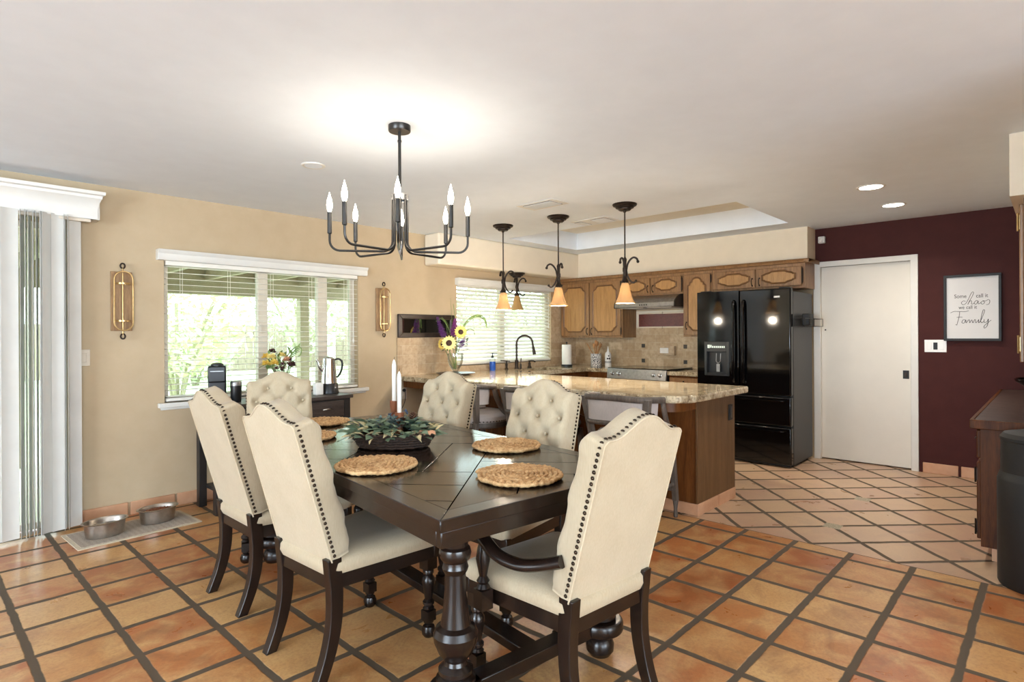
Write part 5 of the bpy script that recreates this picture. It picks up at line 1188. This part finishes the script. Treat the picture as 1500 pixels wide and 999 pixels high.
for k in range(48):
    a = k*2.4; c_ = V(0.11*math.cos(a), 0.23+0.16*random.random(), 0.06*math.sin(a)); m.leaf(c_, Vector(c_)+Vector((0.06*math.cos(a), 0.06*math.sin(a), random.uniform(-.02, .04))), 0.016, (0, 0, 1), 0.15)
m.build('leaves', 'leaf', vz)

# ------------------------------------------------------------------ bar stools
def stool(label, loc, rz):
    t = thing('bar_stool', loc, label, 'bar stool', rz, 'grey washed counter stools at the peninsula')
    zt = 0.895
    # U shaped top rail
    def U(z, w_, d_, b_, sc=1.0):
        pts = [(d_, -w_)]+[(0.10, -w_*1.0)]+[(b_+0.10-0.10*math.sin(a), -w_+0.10*(1-math.cos(a))) for a in []]
        P_ = [(d_, -w_, z-0.012), (0.16, -w_-0.004, z-0.006), (0.06, -w_+0.012, z), (0.015, -w_+0.07, z), (0.0, 0, z+0.004), (0.015, w_-0.07, z), (0.06, w_-0.012, z), (0.16, w_+0.004, z-0.006), (d_, w_, z-0.012)]
        return smooth_path(P_, 6)
    MB().tube(U(zt-0.022, 0.262, 0.23, 0), 0.021, 8, flat=(0.85, 1.1)).build('top_rail', 'graywood', t, ang=60)
    MB().tube(U(0.70, 0.238, 0.09, 0.0)[8:-8], 0.017, 8).build('lower_rail', 'graywood', t, ang=60)
    q = U(0.715, 0.245, 0.12, 0)[5:-5]; q2 = U(0.855, 0.258, 0.12, 0)[5:-5]; n = len(q); m = MB()
    v = [(p.x+0.0, p.y, 0.715) for p in q]+[(p.x, p.y, 0.862) for p in q2]+[(p.x+0.028, p.y*0.93, 0.715) for p in q]+[(p.x+0.028, p.y*0.93, 0.862) for p in q2]
    m._add(v, [(i, i+1, n+i+1, n+i) for i in range(n-1)]+[(2*n+i, 3*n+i, 3*n+i+1, 2*n+i+1) for i in range(n-1)]+[(n+i, n+i+1, 3*n+i+1, 3*n+i) for i in range(n-1)]+[(i, 2*n+i, 2*n+i+1, i+1) for i in range(n-1)]+[(0, n, 3*n, 2*n), (n-1, 3*n-1, 4*n-1, 2*n-1)])
    m.build('back_pad', 'graycloth', t, ang=50)
    def bar(m, p0, p1, w0, w1, d0=0.02):
        p0, p1 = Vector(p0), Vector(p1)
        v = [(p0.x-d0, p0.y-w0, p0.z), (p0.x+d0, p0.y-w0, p0.z), (p0.x+d0, p0.y+w0, p0.z), (p0.x-d0, p0.y+w0, p0.z), (p1.x-d0, p1.y-w1, p1.z), (p1.x+d0, p1.y-w1, p1.z), (p1.x+d0, p1.y+w1, p1.z), (p1.x-d0, p1.y+w1, p1.z)]
        m._add(v, [(3, 2, 1, 0), (4, 5, 6, 7), (0, 1, 5, 4), (1, 2, 6, 5), (2, 3, 7, 6), (3, 0, 4, 7)]); return m
    for sg_ in (-1, 1):
        bar(MB(), (0.035, sg_*0.252, 0.875), (0.075, sg_*0.205, 0.56), 0.024, 0.020).build('back_stile', 'graywood', t, bevel=0.003)
        MB().tube(smooth_path([(0.225, sg_*0.258, 0.862), (0.25, sg_*0.256, 0.78), (0.315, sg_*0.245, 0.68), (0.40, sg_*0.232, 0.60)], 6), 0.020, 8, flat=(0.8, 1.25)).build('arm_support', 'graywood', t, ang=60)
        bar(MB(), (0.075, sg_*0.20, 0.56), (0.0, sg_*0.225, 0.0), 0.02, 0.015, 0.018).build('leg', 'graywood', t, bevel=0.003)
        lm = MB(); lm.lathe([(0.0005, 0), (0.013, 0.0), (0.016, 0.02), (0.012, 0.06), (0.018, 0.10), (0.02, 0.115), (0.016, 0.125)], T(0.49, sg_*0.21, 0), 12); bar(lm, (0.45, sg_*0.2, 0.56), (0.49, sg_*0.21, 0.12), 0.02, 0.018, 0.018)
        lm.build('leg', 'graywood', t, bevel=0.002)
    m = MB(); 
    m.cyl((0.03, -0.215, 0.20), (0.03, 0.215, 0.20), 0.013).cyl((0.475, -0.205, 0.20), (0.475, 0.205, 0.20), 0.015)
    for sg_ in (-1, 1): m.cyl((0.03, sg_*0.215, 0.24), (0.475, sg_*0.205, 0.24), 0.013)
    m.build('stretcher', 'graywood', t)
    MB().lathe([(0.0005, 0.50), (0.24, 0.50), (0.255, 0.515), (0.255, 0.55), (0.0005, 0.55)], T(0.265, 0, 0), 36).build('seat_frame', 'graywood', t, ang=30)
    st_ = MB().lathe([(0.25, 0.55), (0.262, 0.565), (0.262, 0.60), (0.24, 0.625), (0.16, 0.64), (0.0005, 0.645)], T(0.265, 0, 0), 40).build('seat', 'graycloth', t)
    m = MB()
    for k in range(54):
        a = 2*PI*k/54; m.ball((0.265+0.262*math.cos(a), 0.262*math.sin(a), 0.563), 0.0058, 6)
    m.build('nailhead_trim', 'nail', st_); return t
s1 = stool('grey washed stool tucked furthest along the peninsula, behind the farther right chair', (3.31, 3.80, 0), -0.10)
dup(s1, (3.31, 3.00, 0), 0.0, 'grey washed stool in the middle, behind the nearer right side chair')
dup(s1, (3.315, 2.20, 0), 0.0, 'grey washed stool nearest the rounded peninsula end, behind the armchair')

# ------------------------------------------------------------------ console table under the dining window and its things
CZ = 0.80
cs = thing('console_table', (1.58, 4.45, 0), 'charcoal wood console table with drawers under the dining window', 'console table')
CW, CD = 1.10, 0.40
MB().box(-0.02, CW+0.02, -0.02, CD, CZ-0.028, CZ).build('tabletop', 'consolewood', cs, bevel=0.003)
MB().box(0.0, CW, 0.0, CD-0.01, CZ-0.19, CZ-0.028).build('apron_box', 'consoledark', cs, smooth=False)
for x in (0.0, CW-0.055):
    for y in (0.0, CD-0.065): MB().box(x, x+0.055, y-0.004, y+0.055, 0.0, CZ-0.028).build('leg', 'consoledark', cs, bevel=0.003)
MB().box(0.05, CW-0.05, 0.02, CD-0.03, 0.14, 0.165).build('lower_shelf', 'consoledark', cs, bevel=0.003)
for x0, x1 in ((0.065, 0.38), (0.39, 0.71), (0.72, CW-0.065)):
    d = MB().box(x0, x1, -0.012, 0.004, CZ-0.175, CZ-0.042).build('drawer', 'consolewood', cs, bevel=0.004)
    MB().tube(smooth_path([((x0+x1)/2-0.035, -0.012, CZ-0.11), ((x0+x1)/2-0.02, -0.028, CZ-0.105), ((x0+x1)/2+0.02, -0.028, CZ-0.105), ((x0+x1)/2+0.035, -0.012, CZ-0.11)], 5), 0.006, 8).build('handle', 'steelbowl', d)
cm = thing('coffee_maker', (1.67, 4.66, CZ), 'tall black single serve coffee maker at the left of console', 'coffee maker', -0.36)
m = MB(); m.box(-0.062, 0.062, -0.02, 0.13, 0.0, 0.285).box(-0.062, 0.062, -0.10, -0.02, 0.0, 0.03).box(-0.062, 0.062, -0.095, -0.015, 0.16, 0.285)
m.build('body', 'black', cm, bevel=0.012, seg=3)
MB().lathe([(0.046, 0.28), (0.044, 0.295), (0.03, 0.305), (0.0005, 0.308)], T(0, -0.03, 0), 20).build('lid', 'black', cm)
MB().box(-0.045, 0.045, -0.099, -0.094, 0.243, 0.248).build('logo_strip', 'steel', cm)
MB().cyl((0, -0.055, 0.17), (0, -0.055, 0.185), 0.02).build('spout', 'blackmatte', cm)
MB().box(0.064, 0.095, 0.02, 0.11, 0.0, 0.225).box(0.063, 0.115, 0.016, 0.114, 0.225, 0.232).build('water_tank', 'vaseglass', cm, bevel=0.004)
MB().box(-0.055, 0.055, -0.095, -0.03, 0.03, 0.034).build('drip_tray', 'steel', cm)
tu = thing('tumbler', (1.785, 4.60, CZ), 'black travel tumbler with steel rim beside the coffee maker', 'tumbler')
MB().lathe([(0.0005, 0), (0.034, 0.0), (0.037, 0.005), (0.041, 0.125), (0.0405, 0.13)], None, 24).build('cup', 'black', tu)
MB().lathe([(0.0407, 0.128), (0.0415, 0.155), (0.0385, 0.16), (0.03, 0.163), (0.0005, 0.163)], None, 24).build('steel_rim', 'steel', tu)
pe = thing('coffee_percolator', (2.60, 4.66, CZ), 'stainless steel electric percolator with black base on console', 'percolator', -0.15)
MB().lathe([(0.0005, 0), (0.082, 0), (0.085, 0.01), (0.078, 0.03), (0.074, 0.085), (0.07, 0.09), (0.0005, 0.09)], None, 28).build('base', 'black', pe)
MB().lathe([(0.068, 0.088), (0.066, 0.10), (0.052, 0.30), (0.052, 0.305), (0.03, 0.32), (0.0005, 0.325)], None, 28).build('pot', 'chrome', pe)
MB().tube(smooth_path([(-0.058, 0, 0.20), (-0.085, 0, 0.235), (-0.10, 0, 0.28), (-0.112, 0, 0.30)], 6), [0.014-0.006*i/18 for i in range(19)], 10).build('spout', 'chrome', pe)
MB().tube(smooth_path([(0.05, 0, 0.295), (0.09, 0, 0.30), (0.118, 0, 0.27), (0.112, 0, 0.20), (0.085, 0, 0.15), (0.066, 0, 0.14)], 6), 0.010, 8, flat=(1.2, 0.8)).build('handle', 'black', pe)
MB().lathe([(0.012, 0.325), (0.012, 0.335), (0.02, 0.345), (0.016, 0.36), (0.0005, 0.364)], None, 16).build('lid_knob', 'vaseglass', pe)
MB().ball((0.03, -0.072, 0.055), 0.006, 8).build('indicator', 'ceramic', pe)
ns = thing('napkin_stack', (2.475, 4.62, CZ), 'folded white paper packet standing left of the percolator', 'paper')
MB().box(-0.035, 0.035, -0.03, 0.03, 0, 0.105).build('packet', 'paper', ns, bevel=0.008)
fv = thing('bouquet_vase', (2.13, 4.60, CZ), 'small vase of yellow and burgundy flowers on console by window', 'vase')
MB().lathe([(0.0005, 0), (0.04, 0), (0.044, 0.01), (0.034, 0.08), (0.036, 0.15), (0.048, 0.19), (0.046, 0.19), (0.033, 0.15), (0.031, 0.08), (0.0005, 0.02)], None, 24, cap=False).build('glass_vase', 'vaseglass', fv)
m = MB()
for k in range(14): a = k*2.4; stem(m, (0, 0, 0.03), V(0.09*math.cos(a), 0.27+0.04*math.sin(k*1.7), 0.05*math.sin(a)), 0.003, 0.01)
m.tube(smooth_path([V(0.0, 0.25), V(0.08, 0.37), V(0.14, 0.42), V(0.175, 0.40), V(0.17, 0.36), V(0.15, 0.34)], 8), 0.005, 6)
m.tube(smooth_path([V(0.0, 0.25), V(-0.08, 0.28), V(-0.15, 0.26), V(-0.17, 0.245)], 6), 0.0025, 6)
for k in range(60):
    a = k*2.4; c_ = Vector(V(0.10*math.cos(a), 0.23+0.14*random.random(), 0.05*math.sin(a))); m.leaf(c_, c_+Vector((random.uniform(-.05, .05), random.uniform(-.05, .05), random.uniform(-.01, .06))), 0.012, (0, 0, 1), 0.15)
for k in range(10): q = Vector(V(0.06+0.01*k, 0.31+0.012*k)); m.leaf(q, q+CR*0.02+Vector((0, 0, 0.03)), 0.008, CF, 0.1); m.leaf(q, q+CR*0.03-Vector((0, 0, 0.012)), 0.008, CF, 0.1)
m.build('greens', 'stem', fv)
for r_, h, f_, rad, mt_, nm_ in ((-0.09, 0.28, 0.04, 0.05, 'petal', 'yellow_blossom'), (-0.045, 0.335, 0.05, 0.042, 'petalpale', 'cream_blossom'), (-0.115, 0.335, 0.0, 0.04, 'petal', 'yellow_blossom'), (-0.015, 0.285, 0.07, 0.048, 'petal', 'yellow_blossom'), (0.03, 0.35, 0.03, 0.036, 'petalpale', 'cream_blossom'), (0.075, 0.31, 0.04, 0.04, 'leafpeach', 'peach_blossom'), (-0.06, 0.38, 0.0, 0.034, 'burgundy', 'burgundy_blossom'), (0.11, 0.27, 0.02, 0.034, 'burgundy', 'burgundy_blossom')):
    m = MB(); c_ = Vector(V(r_, h, f_))
    for k in range(46):
        zf = -0.3+1.3*(k+.5)/46; a = k*2.4; d = Vector((math.sqrt(max(0, 1-zf*zf))*math.cos(a), math.sqrt(max(0, 1-zf*zf))*math.sin(a), zf)); m.leaf(c_+d*0.006, c_+d*rad*random.uniform(0.75, 1.1), 0.010, (random.uniform(-1, 1), random.uniform(-1, 1), 1), 0.12)
    m.build(nm_, mt_, fv)
m = MB()
for r_, h, f_, s_ in ((0.05, 0.27, 0.07, 1), (0.0, 0.235, 0.07, 2), (0.10, 0.30, 0.04, 3), (0.04, 0.22, 0.06, 4)):
    c_ = Vector(V(r_, h, f_))
    for k in range(40):
        zf = -1+2*(k+.5)/40; a = k*2.4; d = Vector((math.sqrt(1-zf*zf)*math.cos(a), math.sqrt(1-zf*zf)*math.sin(a), zf)); m.leaf(c_+d*0.012, c_+d*0.034, 0.008, (0.1, 0.2, 1), 0.1)
m.build('burgundy_petals', 'burgundy', fv)

# ------------------------------------------------------------------ dog bowls on their mat
dm = thing('feeding_mat', (1.10, 4.58, 0), 'small striped woven rug with cream border under the two dog bowls', 'mat', math.radians(3))
MB().box(-0.36, 0.36, -0.205, 0.205, 0, 0.006).build('border', 'wickermat', dm, bevel=0.002)
tm = NT('woven_rug'); wv = tm.new('ShaderNodeTexWave', bands_direction='X'); tm.l.new(tm.coord(), wv.inputs[0]); wv.inputs['Scale'].default_value = 9; wv.inputs['Distortion'].default_value = 0.4
tm.base(tm.mix(tm.ramp(tm.noise(tm.mapping(tm.coord(), (1, 3, 1)), 120, 3), [(0.4, (0, 0, 0, 1)), (0.6, (1, 1, 1, 1))]), tm.mix(wv.outputs[1], s(138, 124, 112), s(160, 146, 132)), s(182, 168, 152))); tm.b.inputs['Roughness'].default_value = 0.95
MB().box(-0.335, 0.335, -0.18, 0.18, 0.004, 0.0085).build('weave', tm.m, dm)
def bowl(x, y, label, fill, fname):
    t = thing('dog_bowl', (x, y, 0.0085), label, 'dog bowl', math.radians(8), 'oval steel dog bowls')
    MB().lathe([(0.0005, 0.0), (0.100, 0.0), (0.106, 0.004), (0.118, 0.088), (0.132, 0.094), (0.134, 0.099), (0.120, 0.099), (0.112, 0.09), (0.098, 0.012), (0.0005, 0.010)], None, 44, cap=False, sy=0.70).build('bowl', 'steelbowl', t, ang=40)
    m = MB()
    if fill == 'kibble':
        m.lathe([(0.109, 0.068), (0.08, 0.080), (0.0005, 0.086)], None, 30, cap=False, sy=0.70)
        for k in range(90): a = k*2.4; r_ = 0.095*math.sqrt((k+0.5)/90); m.ball((r_*math.cos(a), 0.7*r_*math.sin(a), 0.087-0.010*(r_/0.095)), 0.0075, 6, 0.7)
        lab(m.build(fname, 'kibble', t), 'brown kibble in the bowl')
    else: m.lathe([(0.1085, 0.066), (0.0005, 0.066)], None, 40, cap=False, sy=0.70); m.build(fname, 'water', t)
bowl(0.93, 4.55, 'oval steel dog bowl of water nearest the vertical blinds', 'water', 'water')
bowl(1.255, 4.62, 'oval steel dog bowl holding brown kibble nearest the console', 'kibble', 'kibble')

# ------------------------------------------------------------------ desk side on the right
dk = thing('desk_cabinet', (4.24, -0.44, 0), 'dark oak built in desk cabinet along the right wall', 'cabinet')
MB().box(0.0, 2.34, 0.0, 0.765, 0.085, 0.765).build('body', 'oakred', dk, smooth=False)
MB().box(0.05, 2.34, 0.0, 0.72, 0.0, 0.085).build('tile_kick', 'basetile', dk)
for x0, x1 in ((0.03, 0.60), (0.62, 1.19), (1.21, 1.78), (1.80, 2.32)):
    d = MB().box(x0, x1, 0.765, 0.785, 0.12, 0.56).build('door', 'oakred', dk, bevel=0.005)
    for zz in (0.19, 0.49): MB().box(x0-0.004, x0+0.02, 0.782, 0.790, zz-0.035, zz+0.035).cyl((x0-0.004, 0.79, zz-0.045), (x0-0.004, 0.79, zz+0.045), 0.005, seg=8).build('hinge', 'bronze', d)
    d = MB().box(x0, x1, 0.765, 0.785, 0.585, 0.745).build('drawer', 'oakred', dk, bevel=0.005)
    MB().tube(smooth_path([((x0+x1)/2-0.04, 0.785, 0.665), ((x0+x1)/2-0.02, 0.808, 0.66), ((x0+x1)/2+0.02, 0.808, 0.66), ((x0+x1)/2+0.04, 0.785, 0.665)], 5), 0.005, 7).build('handle', 'bronze', d)
dt = thing('desk_worktop', (4.19, -0.44, 0.767), 'brown mottled laminate desk top with oak edge at the right', 'countertop')
MB().box(0.022, 2.39, 0.0, 0.788, 0.0, 0.045).build('laminate', 'laminate', dt, bevel=0.002)
MB().box(0.0, 0.022, 0.0, 0.81, -0.006, 0.045).box(0.022, 2.39, 0.788, 0.81, -0.006, 0.045).build('oak_edge', 'oakred', dt, bevel=0.004)
db = thing('desk_dish', (5.95, 0.045, 0.812), 'glossy black shallow dish on chrome bracket at the back of desk', 'dish')
MB().lathe([(0.0005, 0.055), (0.09, 0.055), (0.14, 0.075), (0.20, 0.118), (0.208, 0.135), (0.20, 0.138), (0.13, 0.09), (0.0005, 0.07)], None, 40, cap=False).build('bowl', 'fridge', db)
MB().lathe([(0.10, 0.0), (0.105, 0.004), (0.085, 0.03), (0.08, 0.056), (0.0005, 0.056)], None, 30).build('pedestal', 'black', db)
for a in (2.6, 4.2, 0.9): MB().box(0.10, 0.135, -0.03, 0.03, 0, 0.006, RZ(a)).box(0.10, 0.106, -0.03, 0.03, 0.0, 0.04, RZ(a)).build('foot', 'chrome', db, bevel=0.002)
uc = thing('upper_cabinet', (4.27, -0.44, 1.12), 'oak wall cabinet with brass hinges above the desk at far right', 'cabinet')
MB().box(0, 2.31, 0, 0.575, 0, 0.93).build('carcass', 'oak', uc, smooth=False)
for x0, x1 in ((0.015, 0.565), (0.585, 1.14), (1.16, 1.715), (1.735, 2.29)):
    d = MB().box(x0, x1, 0.575, 0.595, 0.02, 0.90).build('door', 'oak', uc, bevel=0.005)
    for zz in (0.12, 0.80): MB().box(x0-0.006, x0+0.02, 0.592, 0.600, zz-0.04, zz+0.04).cyl((x0-0.006, 0.60, zz-0.05), (x0-0.006, 0.60, zz+0.05), 0.006, seg=8).build('hinge', 'brass', d)
wb = thing('waste_bin', (4.005, 0.055, 0), 'tall round black lidded waste bin standing beside the desk', 'bin'); r, h = 0.185, 0.78
MB().lathe([(0.0005, 0), (r*0.97, 0.0), (r, 0.012), (r, 0.545), (r*0.985, 0.553), (r*0.93, 0.585), (0.0005, 0.59)], None, 48).build('body', 'blackmatte', wb, ang=30)
MB().lathe([(r*0.92, 0.585), (r*0.91, 0.745), (r*0.935, 0.75), (r*0.935, 0.765), (r*0.85, 0.785), (r*0.5, 0.80), (0.0005, 0.805)], None, 48).build('swing_lid', 'blackmatte', wb, ang=30)
MB().box(-r-0.045, -r+0.01, -0.04, 0.04, 0.012, 0.028).build('pedal', 'steel', wb, bevel=0.003)

# ------------------------------------------------------------------ the garden seen through the blinds
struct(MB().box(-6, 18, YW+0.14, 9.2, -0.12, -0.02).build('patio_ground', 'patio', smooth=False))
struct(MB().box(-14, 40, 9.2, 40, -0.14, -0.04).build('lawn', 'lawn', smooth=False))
pc2 = thing('patio_cover', (3.9, 7.7, -0.02), 'flat patio cover with olive posts and beam outside the dining window', 'patio cover')
MB().box(-7.5, 0.9, -2.55, 0.35, 2.14, 2.22).build('roof_deck', 'rooftile', pc2, smooth=False)
MB().box(-7.5, 0.9, -0.07, 0.07, 1.84, 2.14).build('beam', 'post', pc2, bevel=0.006)
for x in (-6.2, -3.1, 0.0): MB().box(x-0.065, x+0.065, -0.065, 0.065, 0, 1.9).build('post', 'post', pc2, bevel=0.006)
for k in range(14): MB().box(-7.3+0.6*k, -7.25+0.6*k, -2.5, 0.25, 2.02, 2.14).build('rafter', 'post', pc2, smooth=False)
gz = thing('gazebo', (11.9, 20.0, -0.04), 'pale gazebo with tiled hip roof at the back of the garden', 'gazebo')
m = MB(); a = 1.9; m._add([(-a, -a, 2.1), (a, -a, 2.1), (a, a, 2.1), (-a, a, 2.1), (0, 0, 2.75), (-a, -a, 1.98), (a, -a, 1.98), (a, a, 1.98), (-a, a, 1.98)], [(0, 1, 4), (1, 2, 4), (2, 3, 4), (3, 0, 4), (5, 6, 1, 0), (6, 7, 2, 1), (7, 8, 3, 2), (8, 5, 0, 3), (8, 7, 6, 5)])
m.build('roof', 'rooftile', gz, smooth=False)
for x in (-1.5, 1.5):
    for y in (-1.5, 1.5): MB().box(x-0.11, x+0.11, y-0.11, y+0.11, 0, 2.0).build('post', 'white', gz, bevel=0.01)
fn = thing('garden_fence', (12.0, 23.0, -0.04), 'grey board fence closing the back of the garden', 'fence')
m = MB()
for k in range(120): m.box(-18+0.3*k, -17.72+0.3*k, -0.02, 0.02, 0.0, 1.75)
m.build('boards', 'fence', fn, smooth=False)
MB().box(-18, 18, 0.02, 0.07, 1.4, 1.5).box(-18, 18, 0.02, 0.07, 0.3, 0.4).build('rails', 'fence', fn, smooth=False)
gw_ = thing('garden_wall', (9.6, 9.4, -0.12), 'pale block garden wall outside the sink window', 'wall')
MB().box(-1.6, 8.0, 0, 0.2, 0, 1.45).build('blocks', 'stucco', gw_, smooth=False)
MB().box(-1.65, 8.05, -0.03, 0.23, 1.45, 1.52).build('coping', 'patio', gw_, smooth=False)
def bush(name, x, y, rx, rz_, zc, n, m1, label, seed, ll=0.16):
    r = random.Random(seed); t = thing(name, (x, y, -0.04), label, 'bush' if name != 'garden_tree' else 'tree')
    m = MB()
    for k in range(n):
        zf = -1+2*(k+0.5)/n; a = k*2.39996; q = r.uniform(0.62, 1.0); rr = math.sqrt(max(0, 1-zf*zf))*(0.85+0.15*math.sin(3*a+seed))
        c_ = Vector((rx*q*rr*math.cos(a), rx*q*rr*math.sin(a), zc+rz_*q*zf))
        d = Vector((r.uniform(-1, 1), r.uniform(-1, 1), r.uniform(-.6, .9))).normalized()*ll*r.uniform(0.7, 1.3)
        m.leaf(c_, c_+d, ll*0.26, (r.uniform(-1, 1), r.uniform(-1, 1), 1), 0.1)
    m.build('foliage', m1, t, smooth=False)
    m = MB()
    for k in range(5): a = k*1.3; m.tube(smooth_path([(0.05*math.cos(a), 0.05*math.sin(a), 0), (0.15*rx*math.cos(a), 0.15*rx*math.sin(a), zc*0.5), (0.5*rx*math.cos(a), 0.5*rx*math.sin(a), zc+0.2*rz_)], 4), 0.035, 6)
    m.build('branches', 'post', t)
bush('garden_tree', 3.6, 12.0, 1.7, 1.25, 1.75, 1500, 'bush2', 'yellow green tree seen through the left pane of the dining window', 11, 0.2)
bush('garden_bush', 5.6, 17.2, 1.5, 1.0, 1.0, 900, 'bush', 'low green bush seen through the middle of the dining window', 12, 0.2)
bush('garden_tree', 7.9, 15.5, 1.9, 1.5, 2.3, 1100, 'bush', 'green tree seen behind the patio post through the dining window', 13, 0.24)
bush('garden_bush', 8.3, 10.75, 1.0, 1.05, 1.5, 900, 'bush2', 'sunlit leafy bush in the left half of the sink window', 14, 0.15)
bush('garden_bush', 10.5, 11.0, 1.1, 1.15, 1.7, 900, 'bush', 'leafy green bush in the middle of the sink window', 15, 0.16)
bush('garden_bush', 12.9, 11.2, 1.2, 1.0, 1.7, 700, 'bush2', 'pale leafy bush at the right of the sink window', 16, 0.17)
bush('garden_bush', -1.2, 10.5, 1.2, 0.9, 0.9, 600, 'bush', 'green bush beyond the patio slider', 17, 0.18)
